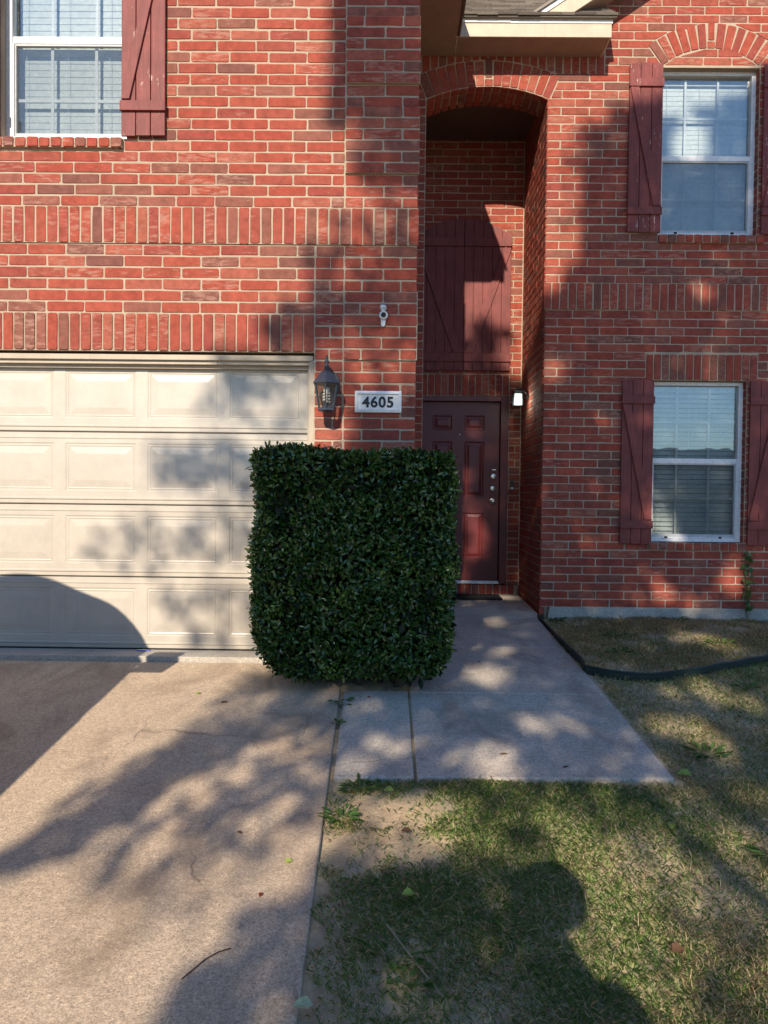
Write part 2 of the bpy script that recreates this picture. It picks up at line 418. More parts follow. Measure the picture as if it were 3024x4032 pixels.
def backing(mb, fr, u0, u1, v0, v1, cuts=(), n=-.0042, t=.10, top=None, extra=()):
    """mortar body of a wall with its openings left out"""
    us = {u0, u1}
    for h in cuts:
        if isinstance(h, Rect): us |= {h.a[0], h.a[1]}
        else: us |= {h.u[0] + (h.u[1]-h.u[0])*i/16 for i in range(17)}
    us |= set(extra)
    us = sorted(x for x in us if u0-1e-9 <= x <= u1+1e-9)
    T = top or (lambda u: v1)
    for a, b in zip(us, us[1:]):
        if b-a < 1e-5: continue
        m = (a+b)/2; segs = [((v0, v0), (min(v1, T(a)), min(v1, T(b))))]
        for h in cuts:
            if isinstance(h, Rect):
                if h.a[0] < m < h.a[1]: lo, hi = (h.a[2],)*2, (h.a[3],)*2
                else: continue
            else:
                if not h.u[0] < m < h.u[1]: continue
                f = lambda u: h.c[1]+math.sqrt(max(1e-6, h.r**2-(u-h.c[0])**2))
                lo, hi = (h.v0,)*2, (f(a), f(b))
            nx = []
            for s0, s1 in segs:
                if hi[0] <= s0[0]+1e-6 or lo[0] >= s1[0]-1e-6: nx.append((s0, s1)); continue
                if lo[0] > s0[0]+1e-6: nx.append((s0, lo))
                if hi[0] < s1[0]-1e-6: nx.append((hi, s1))
            segs = nx
        for s0, s1 in segs: mb.prism([(a, s0[0]), (b, s0[1]), (b, s1[1]), (a, s1[0])], fr, n-t, n, 0)
BM = [MORT, BRICK]

house = thing('brick_house', (0, 5.5, 0), 'red brick two storey house with beige garage door and maroon shutters', 'house')

# --- garage front wall (Y = 5.5)
FL = wallY(5.5); XC = .172
mb = MB()
win_l = Rect(-2.80, -1.905, 3.665, 5.20)
garage_open = Rect(-5.50, -.559, -.5, 2.1675)
lint = Rect(-5.56, -.559, 2.16, 2.4375)
backing(mb, FL, -6.4, XC-.01, -.25, 5.62, [win_l, Rect(-5.50, -.559, -.5, 2.1675)])
for a, b in ((-.559, -.352), (-.352, XC)):          # pier beside the garage door, quoin column at the corner
    courses(mb, FL, a, b, 0, 2.1125, proud=0, phase=0 if a < -.4 else 1, first=.13)
    if a < -.4: courses(mb, FL, a, b, 2.1125, 2.925, first=.11)
    else:
        courses(mb, FL, a, b, 2.1125, 2.6, proud=.018, first=.12); courses(mb, FL, a, b, 2.6, 2.925, first=.13)
courses(mb, FL, -6.4, -5.50, 0, 2.925)
courses(mb, FL, -5.50, -.559, 2.4375, 2.925, phase=1)
soldiers(mb, FL, -5.50, -.559, 2.1675, 2.4375, proud=.004, depth=.11)
soldiers(mb, FL, -6.4, XC+.006, 2.925, 3.188, proud=.012)
courses(mb, FL, -6.4, -.352, 3.188, 5.60, [win_l, Rect(-2.86, -1.925, 3.55, 3.67)], H=.0785, first=.18)
H_ = .0785; z = 3.188; k = 0
for nrow, pr in ((3, 0), (6, .024), (2, 0), (6, .024), (2, 0), (6, .024), (6, 0)):
    courses(mb, FL, -.352, XC+(.005 if pr else 0), z, min(z+nrow*H_, 5.60), H=H_, proud=pr, first=.13, phase=k); k += 1; z += nrow*H_
    if pr: mb.prism([(-.349, z-nrow*H_+.004), (XC, z-nrow*H_+.004), (XC, min(z, 5.6)-.004), (-.349, min(z, 5.6)-.004)], FL, -.004, pr-.0045, 0)
    if z > 5.58: break
mb.prism([(-.349, 2.1165), (XC, 2.1165), (XC, 2.596), (-.349, 2.596)], FL, -.004, .0135, 0)
mb.prism([(-6.4, 2.929), (XC, 2.929), (XC, 3.184), (-6.4, 3.184)], FL, -.004, .0075, 0)
mb.build('front_wall', BM, house, fix=False)
mb = MB()                                            # side wall of the garage wing, facing the entry
FS = frame((XC-.006, 5.51, 0), (0, 1, 0), (0, 0, 1), (1, 0, 0))
backing(mb, FS, 0, 3.33, -.2, 5.55); courses(mb, FS, .004, 3.33, 0, 5.55, first=.1)
mb.build('side_wall', BM, house, fix=False)

# --- entry wall (Y = 7.6)
FR = wallY(7.6); XR = 1.478
mb = MB()
lw = Rect(2.545, 3.475, .70, 2.31); uw = Rect(2.575, 3.535, 3.70, 5.337)
NA = dict(cu=.905, cv=3.678, r=1.468)
hole = ArchHole(.30, XR+.012, -.5, NA['cu'], NA['cv'], NA['r'])
topf = lambda u: 5.60 if u < 1.45 else min(7.4, 5.60+.664*(u-1.45))
wring = Ring(3.055, 4.777, .74, .985, R(38.8)); nring = Ring(NA['cu'], NA['cv'], 1.468, 1.715, R(23.9))
backing(mb, FR, XC-.05, 5.6, .065, 7.4, [lw, uw, hole], top=topf, t=.30, extra=[1.45, 2.0, 2.54, 4.0])
courses(mb, FR, XR, 5.6, .068, 2.987, [lw, Rect(2.482, 3.576, 2.31, 2.567), Rect(2.54, 3.49, .642, .722)], first=.1375)
soldiers(mb, FR, 2.482, 3.576, 2.31, 2.567, proud=.003, depth=.10)
soldiers(mb, FR, XR-.012, 5.6, 2.987, 3.25, proud=.016)
mb.prism([(XR-.006, 2.991), (5.6, 2.991), (5.6, 3.246), (XR-.006, 3.246)], FR, -.003, .0115, 0)
frieze = Rect(XC, 2.03, 5.262, 5.60)
courses(mb, FR, XR, 5.6, 3.25, 7.3, [uw, wring, nring, frieze, Rect(2.575, 3.60, 3.64, 3.725), Rect(2.575, 3.535, 5.33, 5.345)], top=topf)
courses(mb, FR, XC, .30, 0, 5.262, [nring], first=.1)
courses(mb, FR, .30, XR, 5.02, 5.262, [hole, nring, frieze], first=.1)
outer = lambda u: NA['cv']+math.sqrt(max(.01, 1.715**2-(u-NA['cu'])**2))
soldiers(mb, FR, XC, 2.03, 5.262, 5.52, bottom=lambda u: outer(u) if abs(u-NA['cu']) < .70 else 0, proud=-.002)
ring(mb, FR, NA['cu'], NA['cv'], 1.468, 1.715, R(23.9), proud=.002, depth=.10)
ring(mb, FR, NA['cu'], NA['cv'], 1.455, 1.60, R(23.9), base=-.112, depth=.26, key=False)
ring(mb, FR, NA['cu'], NA['cv'], 1.457, 1.52, R(23.9), base=-.006, depth=.095, key=False)
ring(mb, FR, 3.055, 4.777, .74, .985, R(38.8), proud=.004, pitch=.088)
# reveals to the right of the two windows
for u, va, vb in ((3.475, .72, 2.305), (3.535, 3.725, 5.33)):
    fr = frame((u, 7.6, 0), (0, 1, 0), (0, 0, 1), (-1, 0, 0))
    n = round((vb-va)/.081)
    for i in range(n):
        a, b = va+(vb-va)*i/n, va+(vb-va)*(i+1)/n
        brick(mb, fr, [(.006, a), (.092, a), (.092, b), (.006, b)], .0035, .03)
mb.build('entry_wall', BM, house, fix=False)
# --- entry recess: side wall facing the garage wing, rear wall round the door
mb = MB()
FN = frame((XR, 8.85, 0), (0, -1, 0), (0, 0, 1), (-1, 0, 0))
backing(mb, FN, -.05, 1.20, -.1, 5.5); courses(mb, FN, 0, 1.246, -.02, 5.5, L=.275, first=.09, H=.081)
mb.build('recess_side_wall', BM, house, fix=False)
mb = MB(); FB = wallY(8.85)
door_open = Rect(.262, 1.337, -.5, 2.297)
backing(mb, FB, XC, 1.48, -.1, 5.6, [door_open], t=.12)
courses(mb, FB, 1.337, 1.474, .02, 2.55, first=.08, L=.145)
courses(mb, FB, XC, .262, .02, 2.297, first=.05, L=.145)
soldiers(mb, FB, XC, 1.337, 2.297, 2.546, proud=.004, depth=.10)
courses(mb, FB, XC, 1.474, 2.546, 5.5, first=.1)
soldiers(mb, FB, .20, 1.42, .026, .139, pitch=.081, proud=.05, depth=.14)
mb.box((.18, 8.81, -.1), (1.45, 8.96, .130), 0)
mb.build('recess_back_wall', BM, house, fix=False)
mb = MB(); mb.box((XC, 7.92, 5.19), (1.6, 8.95, 5.24)); mb.build('recess_ceiling', m_paint('shade_toned_ceiling', (.10,.065,.05), .8, 0, 0, .2), house)  # ceiling colour darkened to put the deep shade of the recess into it
# brick sills
for x0, x1, va, vb, Y, cap in ((-2.86, -1.925, 3.588, 3.664, 5.5, .035), (2.54, 3.49, .642, .722, 7.6, .035), (2.575, 3.60, 3.64, 3.723, 7.6, .035)):
    m2 = MB(); fr = wallY(Y)
    soldiers(m2, fr, x0, x1, va, vb, pitch=.084, proud=cap, depth=.12)
    m2.box((x0+.004, Y-.026, va+.004), (x1-.004, Y+.10, vb-.006), 0)
    m2.build('window_sill', BM, house, fix=False)
# foundation ledge
mb = MB()
mb.add([(XR+.02, 7.585, -.3), (5.6, 7.585, -.3), (5.6, 7.72, -.3), (XR+.02, 7.72, -.3), (XR+.10, 7.592, .066), (5.6, 7.592, .066), (5.6, 7.72, .066), (XR+.10, 7.72, .066)],
       [(0,3,2,1), (4,5,6,7), (0,1,5,4), (1,2,6,5), (2,3,7,6), (3,0,4,7)])
mb.build('foundation', FOUND, house, bevel=.006)

# ------------------------------------------------------------------ panelled doors
def panelled(mb, fr, u0, u1, v0, v1, panels, prof, t=.03, m=0):
    us = sorted({u0, u1} | {p[0] for p in panels} | {p[1] for p in panels}); vs_ = sorted({v0, v1} | {p[2] for p in panels} | {p[3] for p in panels})
    for a, b in zip(us, us[1:]):
        for c, d in zip(vs_, vs_[1:]):
            hit = [p for p in panels if p[0] <= a+1e-6 and b <= p[1]+1e-6 and p[2] <= c+1e-6 and d <= p[3]+1e-6]
            if not hit: mb.add([fr(a, c), fr(b, c), fr(b, d), fr(a, d)], [(0, 1, 2, 3)], m)
    for p in panels:
        rs = [[fr(p[0]+i, p[2]+i, n), fr(p[1]-i, p[2]+i, n), fr(p[1]-i, p[3]-i, n), fr(p[0]+i, p[3]-i, n)] for i, n in prof]
        vv = [q for r_ in rs for q in r_]; ff = []
        for k_ in range(len(prof)-1):
            for i in range(4): j = (i+1) % 4; ff.append((k_*4+i, k_*4+j, k_*4+4+j, k_*4+4+i))
        ff.append(tuple(range(len(vv)-4, len(vv)))); mb.add(vv, ff, m)
    E = [fr(u0, v0), fr(u1, v0), fr(u1, v1), fr(u0, v1), fr(u0, v0, -t), fr(u1, v0, -t), fr(u1, v1, -t), fr(u0, v1, -t)]
    mb.add(E, [(4, 7, 6, 5), (1, 0, 4, 5), (2, 1, 5, 6), (3, 2, 6, 7), (0, 3, 7, 4)], m)
gd = MB(); gd.box((-5.48, 5.70, 0), (-.60, 5.715, 2.13)); gdo = gd.build('garage_door', DOORBEIGE, house)
GP = [(0, 0), (.006, -.0035), (.013, -.004), (.019, -.0012), (.026, -.004), (.030, -.004), (.078, .0008)]
FG = wallY(5.64)
for i in range(4):
    z0, z1 = .004+i*.5325, i*.5325+.530
    s = MB(); pans = []
    for j in range(8):
        c = -.928-.604*j; pans.append((c-.260, c+.260, z0+.096, z0+.448))
    panelled(s, FG, -5.48, -.603, z0+.052, z1-.048, pans, GP)
    for a, b in ((z0, z0+.052), (z1-.048, z1)):      # rolled ribs along the joint
        lo = a == z0
        pr = [(a, -.012), (a+.006, -.004), (a+.03, -.004), (a+.036, .004), (b-.006, .004), (b, 0)] if lo else [(a, 0), (a+.006, .004), (b-.036, .004), (b-.03, -.004), (b-.006, -.004), (b, -.012)]
        vv = []; ff = []
        for zz, n in pr: vv += [FG(-5.48, zz, n), FG(-.603, zz, n)]
        for q in range(len(pr)-1): ff.append((2*q, 2*q+1, 2*q+3, 2*q+2))
        s.add(vv, ff)
    s.build('door_section', DOORBEIGE, gdo, fix=False)
s = MB(); s.box((-5.48, 5.632, -.006), (-.603, 5.66, .004)); s.build('bottom_seal', RUBBER, gdo)
s = MB()                                             # head and jamb trim
s.box((-5.52, 5.56, 2.085), (-.585, 5.70, 2.15)); s.box((-5.52, 5.615, 2.14), (-.555, 5.70, 2.30)); s.box((-5.52, 5.535, 2.112), (-.57, 5.56, 2.15)); s.box((-5.52, 5.60, 2.06), (-.59, 5.625, 2.086))
s.box((-.600, 5.545, 0.0), (-.562, 5.70, 2.112)); s.box((-.615, 5.60, 0.0), (-.600, 5.627, 2.06)); s.box((-5.52, 5.545, 0), (-5.48, 5.70, 2.112))
s.build('door_trim', TRIM, gdo, bevel=.003)

fd = MB(); FD = wallY(8.94)
PP = [(0, 0), (.006, .003), (.012, .002), (.020, -.010), (.028, -.010), (.058, -.001)]
DX0, DX1, DZ0 = .330, 1.246, .150
pans = []
for a, b in ((.472, .704), (.842, 1.074)):
    pans += [(a, b, 1.910, 2.086), (a, b, 1.140, 1.786), (a, b, .425, .966)]
panelled(fd, FD, DX0, DX1, DZ0, 2.235, pans, PP, .045)
fdo = fd.build('front_door', DOORRED, house, label='six panel maroon front door')
s = MB()
for a, b in ((.262, .326), (1.250, 1.337)):
    s.box((a, 8.865, .139), (b, 9.00, 2.297)); s.box((a+(.03 if a < 1 else 0), 8.90, .139), (b+(.006 if a < 1 else -.03), 8.93, 2.25))
s.box((.326, 8.865, 2.24), (1.250, 9.00, 2.297))
s.build('door_frame', DOORRED, fdo, bevel=.003)
s = MB(); s.box((.326, 8.86, .139), (1.25, 8.98, .160)); s.box((.326, 8.88, .160), (1.25, 8.92, .172)); s.build('threshold', ALU, fdo, bevel=.003)
def knob(name, x, z_, prof, mt=CHROME, par=fdo):
    s = MB(); s.lathe(prof, (x, 8.94, z_), 20, 'Y'); return s.build(name, mt, par, smooth=False)
knob('door_knob', 1.172, 1.097, [(.033, 0), (.033, .006), (.028, .010), (.012, .014), (.011, .035), (.022, .042), (.028, .055), (.026, .066), (.014, .073)])
knob('deadbolt', 1.175, 1.242, [(.030, 0), (.030, .010), (.025, .018), (.010, .020), (.009, .018)])
knob('deadbolt', 1.183, 1.382, [(.032, 0), (.032, .008), (.027, .016), (.010, .018)])
s = MB(); s.box((1.168, 8.932, 1.452), (1.206, 8.941, 1.463)); s.build('latch_plate', CHROME, fdo)
s = MB(); s.lathe([(.008, 0), (.008, .004), (.004, .006)], (.785, 8.94, 1.86), 12, 'Y'); s.build('peephole', CHROME, fdo)
s = MB(); s.box((.2, 9.02, 0), (1.4, 9.04, 2.4)); s.build('door_core', DARK, fdo)

# ------------------------------------------------------------------ windows
def window(x0, x1, z0, z1, rail, Y, cols, slat, tilt, blind_gap, top_mh, low_mh, latch=True):
    """single-hung vinyl window: frame, two sashes, glass with grilles between the panes, screen, blind"""
    f = MB(); d = Y+.075; w = .045
    f.box((x0, d, z0), (x0+w, d+.07, z1)); f.box((x1-w, d, z0), (x1, d+.07, z1))
    f.box((x0+w, d, z1-w*.8), (x1-w, d+.07, z1)); f.box((x0+w, d, z0), (x1-w, d+.07, z0+.032))
    fo = f.build('window', WHITE, house, bevel=.003)
    s = MB(); a, b = x0+w, x1-w
    s.box((a, d+.012, rail), (b, d+.05, rail+.050)); s.build('meeting_rail', WHITE, fo, bevel=.003)
    s = MB(); c = .02                                 # lower sash
    s.box((a, d+.018, z0+.032), (a+c, d+.045, rail)); s.box((b-c, d+.018, z0+.032), (b, d+.045, rail))
    s.box((a+c, d+.018, z0+.032), (b-c, d+.045, z0+.075)); s.box((a+c, d+.018, rail-.014), (b-c, d+.045, rail)); s.build('sash', WHITE, fo, bevel=.002)
    for lo, hi, yy in ((z0+.075, rail-.014, d+.034), (rail+.050, z1-w*.8, d+.045)):
        g = MB(); g.box((a+.002, yy, lo), (b-.002, yy+.004, hi)); g.build('pane', GLASS, fo)
        m_ = MB(); yy += .012
        for cx in cols: m_.box((cx-.0105, yy, lo), (cx+.0105, yy+.006, hi))
        hz = low_mh if yy < d+.05 else top_mh
        m_.box((a, yy-.001, hz-.0105), (b, yy+.007, hz+.0105)); m_.build('grille', GRILLE, fo)
    sc = MB(); sc.add([(a+.004, d+.010, z0+.04), (b-.004, d+.010, z0+.04), (b-.004, d+.010, rail), (a+.004, d+.010, rail)], [(0, 1, 2, 3)])
    sc.build('insect_screen', SCREEN, fo)
    sc = MB()
    for q in ((a, a+.010, z0+.034, rail), (b-.010, b, z0+.034, rail)): sc.box((q[0], d+.006, q[2]), (q[1], d+.014, q[3]))
    sc.box((a+.010, d+.006, z0+.034), (b-.010, d+.014, z0+.046)); sc.build('screen_frame', WHITE, fo)
    if latch:
        for t in (.16, .80):
            q = MB(); q.box((a+(b-a)*t, d-.002, z0+.036), (a+(b-a)*t+.028, d+.006, z0+.052)); q.build('screen_latch', RUBBER, fo)
    bl = MB(); yb = d+.115; n = int((z1-z0)/slat)
    for i in range(n+1):
        zz = z0+.03+i*slat; hh = slat*(1-blind_gap)/2; dy = .5*.05*math.cos(tilt)
        sag = rng.uniform(-.001, .001); hh2 = .5*.05*math.sin(tilt)
        bl.add([(x0+.01, yb-dy, zz-hh2), (x1-.01, yb-dy, zz-hh2+sag), (x1-.01, yb+dy, zz+hh2+sag), (x0+.01, yb+dy, zz+hh2),
                (x0+.01, yb-dy+.003, zz-hh2), (x1-.01, yb-dy+.003, zz-hh2+sag), (x1-.01, yb+dy+.003, zz+hh2+sag), (x0+.01, yb+dy+.003, zz+hh2)],
               [(0,1,2,3), (7,6,5,4), (0,4,5,1), (1,5,6,2), (2,6,7,3), (3,7,4,0)])
    bl.box((x0+.005, yb-.03, z1-.09), (x1-.005, yb+.03, z1-.03))
    for t in (.12, .46, .80): bl.box((x0+(x1-x0)*t, yb-.032, z0+.03), (x0+(x1-x0)*t+.003, yb-.030, z1-.05))
    bl.build('blind', BLIND, fo)
    rm = MB(); rm.add([(x0-.3, yb+.35, z0-.3), (x1+.3, yb+.35, z0-.3), (x1+.3, yb+.35, z1+.3), (x0-.3, yb+.35, z1+.3),
                       (x0-.02, d+.08, z0-.02), (x1+.02, d+.08, z0-.02), (x1+.02, d+.08, z1+.02), (x0-.02, d+.08, z1+.02)],
                      [(0, 1, 2, 3), (0, 4, 5, 1), (1, 5, 6, 2), (2, 6, 7, 3), (3, 7, 4, 0)]); rm.build('dark_interior', DARK, fo)
window(2.545, 3.475, .722, 2.305, 1.500, 7.6, (2.845, 3.165), .0475, R(63), .2, 1.915, 1.155)
window(2.575, 3.535, 3.725, 5.335, 4.475, 7.6, (2.865, 3.185), .0475, R(85), .0, 4.905, 4.11)
window(-2.80, -1.905, 3.665, 5.195, 4.375, 5.5, (-2.485, -2.165), .0475, R(85), .0, 4.83, 3.985, False)

# ------------------------------------------------------------------ shutters
def shutter(x0, x1, z0, z1, Y, bats, brace, mt, boards=3, lean=0.0):
    fr = lambda u, v, n=0.0: Vector((u+lean*(v-z0), Y-n, v))
    b = MB(); b.prism([(x0+.01, z0+.06), (x1-.01, z0+.06), (x1-.01, z1-.06), (x0+.01, z1-.06)], fr, .001, .006)
    so = b.build('shutter', mt, house)
    w = (x1-x0)/boards
    for i in range(boards):
        s = MB(); j0, j1 = rng.uniform(-.006, .006), rng.uniform(-.006, .006)
        s.prism([(x0+i*w+.0025, z0+j0), (x0+(i+1)*w-.0025, z0+j0), (x0+(i+1)*w-.0025, z1+j1), (x0+i*w+.0025, z1+j1)], fr, .006, .026)
        s.build('board', mt, so, bevel=.003)
    for a, c in bats:
        s = MB(); s.prism([(x0-.004, a), (x1+.004, a), (x1+.004, c), (x0-.004, c)], fr, .026, .046); s.build('batten', mt, so, bevel=.003)
    s = MB(); s.prism(brace, fr, .026, .045); s.build('brace', mt, so, bevel=.003)
    return so
shutter(2.247, 2.560, .702, 2.308, 7.592, [(.855, .932), (2.073, 2.146)], [(2.480, .940), (2.556, .940), (2.330, 2.066), (2.250, 2.066)], MAROON)
shutter(3.495, 3.810, .702, 2.308, 7.592, [(.855, .932), (2.073, 2.146)], [(3.499, .940), (3.577, .940), (3.806, 2.066), (3.728, 2.066)], MAROON)
shutter(2.264, 2.590, 3.735, 5.360, 7.592, [(3.905, 3.978), (5.131, 5.213)], [(2.506, 3.985), (2.586, 3.985), (2.352, 5.124), (2.270, 5.124)], MAROON_PEEL)
shutter(3.560, 3.886, 3.735, 5.360, 7.592, [(3.905, 3.978), (5.131, 5.213)], [(3.564, 3.985), (3.644, 3.985), (3.880, 5.124), (3.798, 5.124)], MAROON_PEEL)
shutter(-1.932, -1.620, 3.668, 5.24, 5.49, [(3.838, 3.908), (4.99, 5.06)], [(-1.926, 3.918), (-1.868, 3.918), (-1.628, 4.98), (-1.700, 4.98)], MAROON_PEEL)
shutter(-3.10, -2.79, 3.668, 5.24, 5.49, [(3.838, 3.908), (4.99, 5.06)], [(-2.87, 3.918), (-2.80, 3.918), (-3.02, 4.98), (-3.09, 4.98)], MAROON_PEEL)
# tall arched loft shutter over the front door
FA = wallY(8.842); x0, x1, z0, z1 = .268, 1.336, 2.583, 4.10
b = MB(); b.prism([(x0+.02, z0+.03), (x1-.02, z0+.03), (x1-.02, z1-.05), (x0+.02, z1-.05)], FA, .001, .006)
lo_ = b.build('loft_shutter', MAROON, house, label='tall arched pair of plank shutters above the front door')
xm = (x0+x1)/2; hw = (x1-x0)/2; Rr = (hw*hw+.20**2)/(2*.20)
arc = lambda x: z1-(Rr-.20)+math.sqrt(Rr*Rr-(x-xm)**2)
w = (x1-x0)/10
for i in range(10):
    a, c = x0+i*w+(.003 if i == 5 else .0016), x0+(i+1)*w-(.003 if i == 4 else .0016)
    s = MB(); s.prism([(a, z0), (c, z0), (c, arc(c)), ((a+c)/2, arc((a+c)/2)), (a, arc(a))], FA, .006, .024); s.build('board', MAROON, lo_, bevel=.0025)
for a, c in ((z0+.098, z0+.195), (z1-.115, z1-.02)):
    for q, r_ in ((x0-.003, xm-.003), (xm+.003, x1+.003)):
        s = MB(); s.prism([(q, a), (r_, a), (r_, c), (q, c)], FA, .024, .044); s.build('batten', MAROON, lo_, bevel=.003)
for sg in (-1, 1):
    e = [(xm+sg*.085, z0+.195), (xm+sg*.015, z0+.195), (xm+sg*(hw-.095), z1-.117), (xm+sg*(hw-.005), z1-.117)]
    e = [(xm+sg*.004, z0+.197), (xm+sg*.115, z0+.197), (xm+sg*(hw-.002), z1-.150), (xm+sg*(hw-.075), z1-.117)]
    s = MB(); s.prism(e if sg > 0 else e[::-1], FA, .024, .042); s.build('brace', MAROON, lo_, bevel=.003)

# ------------------------------------------------------------------ eaves and roofs
s = MB(); YE = 7.27; ZS = 5.432; XE = .572
s.box((XE, YE+.02, ZS), (1.998, 7.62, ZS+.02)); s.build('soffit', SOFFIT, house)
s = MB(); s.box((XC, 5.42, ZS+.002), (XE-.003, 7.62, ZS+.022)); s.build('soffit', SOFFIT, house)
s = MB(); s.box((XE-.02, YE, ZS-.004), (2.0, YE+.02, ZS+.128)); s.box((1.98, YE+.02, ZS-.004), (2.0, 7.60, ZS+.128)); s.build('fascia', CREAM, house, bevel=.003)
s = MB(); s.box((XE, YE-.012, ZS+.122), (1.06, YE+.02, ZS+.163)); s.box((1.057, YE-.008, ZS+.119), (2.008, YE+.02, ZS+.160)); s.build('drip_edge', WHITE, house, bevel=.002)
s = MB(); s.box((XE-.001, 5.40, ZS-.004), (XE+.022, YE-.002, ZS+.135)); s.box((XC-3, 5.40, ZS-.004), (XE-.001, 5.42, ZS+.135)); s.build('fascia', m_paint('brown_trim_paint', (.12,.075,.055), .5, .05), house, bevel=.002)
def shingles(mb, org, du, ds, length, rows, expo=.125, thick=.010, clip=None):
    du, ds = Vector(du), Vector(ds).normalized(); nn = du.cross(ds).normalized()
    if nn.z < 0: nn = -nn
    for r_ in range(rows):
        u = -rng.uniform(0, .3)
        while u < length:
            w_ = rng.uniform(.12, .30); a, b = max(0, u), min(length, u+w_-.004); u += w_
            if b-a < .02: continue
            t = thick*rng.uniform(.6, 1.5); s0 = r_*expo-rng.choice((0, 0, .012)); s1 = (r_+1)*expo+.02
            if clip and clip((a+b)/2, s0): continue
            P = lambda u_, s_, n_: Vector(org)+du*u_+ds*s_+nn*n_
            lift = .012
            mb.add([P(a, s0, lift-t), P(b, s0, lift-t), P(b, s0, lift+t*.6), P(a, s0, lift+t*.6), P(a, s1, -.002), P(b, s1, -.002), P(b, s1, .002), P(a, s1, .002)],
                   [(0, 1, 2, 3), (3, 2, 6, 7), (1, 5, 6, 2), (0, 3, 7, 4)])
s = MB()
shingles(s, (.60, YE-.055, 5.602), (1, 0, 0), (0, 1, .75), 1.44, 16)
s.add([(.58, YE-.05, 5.592), (2.04, YE-.05, 5.592), (2.04, 9.0, 6.88), (.58, 9.0, 6.88)], [(0, 1, 2, 3)])
s.box((.585, YE-.045, 5.585), (2.035, YE+.3, 5.5915)); s.box((.586, YE-.040, 5.590), (2.034, YE+.03, 5.614)); s.build('porch_roof', SHINGLE, house, fix=False)
s = MB()
s.add([(XE+.05, 5.35, 5.58), (XE+.05, 7.24, 5.58), (-3.0, 7.24, 7.7), (-3.0, 5.35, 7.7), (XE+.05, 5.35, 5.60), (XE+.05, 7.24, 5.60), (-3.0, 7.24, 7.72), (-3.0, 5.35, 7.72)],
      [(0, 3, 2, 1), (4, 5, 6, 7), (0, 1, 5, 4), (1, 2, 6, 5), (2, 3, 7, 6), (3, 0, 4, 7)])
s.add([(-6.6, 5.35, 5.58), (-3.0, 5.35, 7.7), (-3.0, 8.9, 7.7), (-6.6, 8.9, 5.58)], [(0, 1, 2, 3)])
s.build('garage_roof', SHINGLE, house)
s = MB(); s.prism([(-6.4, 5.61), (.5, 5.61), (-3.0, 7.65)], FL, -.1, -.002); s.build('garage_gable', MORT, house)
# gable over the entry wing: rake boards, roof
GX, GZ, GM = 1.585, 5.616, .664                      # a point of the left rake's lower edge
def rake(x): return GZ+GM*(x-GX)
s = MB(); fr = wallY(7.27); xt = 3.40
s.prism([(1.575, 5.612), (GX, rake(GX)), (xt, rake(xt)), (xt, rake(xt)+.165), (1.335, rake(1.335)+.165)], fr, -.022, 0)
s.prism([(xt, rake(xt)), (5.5, rake(xt)-GM*(5.5-xt)), (5.5, rake(xt)-GM*(5.5-xt)+.165), (xt, rake(xt)+.165)], fr, -.022, 0)
s.build('rake_board', CREAM, house, bevel=.002)
s = MB(); s.prism([(1.337, rake(1.337)+.163), (xt, rake(xt)+.163), (xt, rake(xt)+.212), (1.262, rake(1.262)+.212)], fr, -.03, .012); s.build('rake_trim', WHITE, house, bevel=.002)
s = MB(); s.prism([(1.60, rake(1.60)+.012), (xt, rake(xt)+.012), (xt, rake(xt)+.03), (1.60, rake(1.60)+.03)], fr, -.35, -.022); s.build('rake_soffit', SOFFIT, house)
s = MB(); s.prism([(1.262, rake(1.262)+.214), (xt, rake(xt)+.214), (5.6, rake(xt)-GM*(5.6-xt)+.214), (5.6, rake(xt)-GM*(5.6-xt)+.24), (xt, rake(xt)+.24), (1.23, rake(1.23)+.24)], fr, -2.6, .035); s.build('gable_roof', SHINGLE, house)
# ------------------------------------------------------------------ ground, driveway, walk
npr = np.random.default_rng(11)
def gz(y):
    return -1.17 if y < -7 else (-.53+.0915*y if y < 5.5 else -.027)
def hump(x, y):
    return .005*math.sin(3.1*x+1.7*y)+.004*math.sin(7.3*x-4.1*y+1)+.003*math.sin(13*x+11*y)
def soil_z(x, y): return gz(y) - .020 + hump(x, y)
xs = sorted(set([-300, -80, -30, -12, -7, -6.3] + [round(-6+.15*i, 3) for i in range(94)] + [9, 14, 30, 80, 300]))
ys = sorted(set([-300, -80, -30, -14, -9.5, -7.0] + [round(-6.5+.25*i, 3) for i in range(30)] + [round(1.0+.1*i, 3) for i in range(67)] + [8.4, 12, 30, 80, 300]))
gv = []; gf = []
for y in ys:
    for x in xs:
        near = -6 < x < 8 and -6.5 < y < 7.6
        gv.append((x, y, gz(y)-.020 + (hump(x, y) if near else 0) - (.07 if (-6 < x < -.5 and -6 < y < 7.5) or (.3 < x < 1.15 and 3.85 < y < 8.5) else 0)))
nx_ = len(xs)
for j in range(len(ys)-1):
    for i in range(nx_-1): gf.append((j*nx_+i, j*nx_+i+1, (j+1)*nx_+i+1, (j+1)*nx_+i))
mb = MB(); mb.add(gv, gf); g = mb.build('ground', SOIL, fix=False, smooth=True); setp(g, 'brown lawn soil sloping up to the house', 'ground', kind='structure')
def slab(mb, poly, t=.12, dz=0.0):
    k = len(poly)
    top = [(x, y, gz(y)+dz+(0 if y < 6.2 else .055*(y-6.2)/2.65)) for x, y in poly]
    mb.add(top+[(x, y, z-t) for x, y, z in top], [tuple(range(k)), tuple(reversed(range(k, 2*k)))] + [(i, k+i, k+(i+1) % k, (i+1) % k) for i in range(k)])
edge = lambda y: -.252-.0213*(y-2.14)
mb = MB(); slab(mb, [(-6.2, -6.9), (edge(-6.9), -6.9), (edge(-2), -2), (edge(2), 2), (edge(3.6), 3.6), (edge(5.395), 5.395), (-6.2, 5.395)])
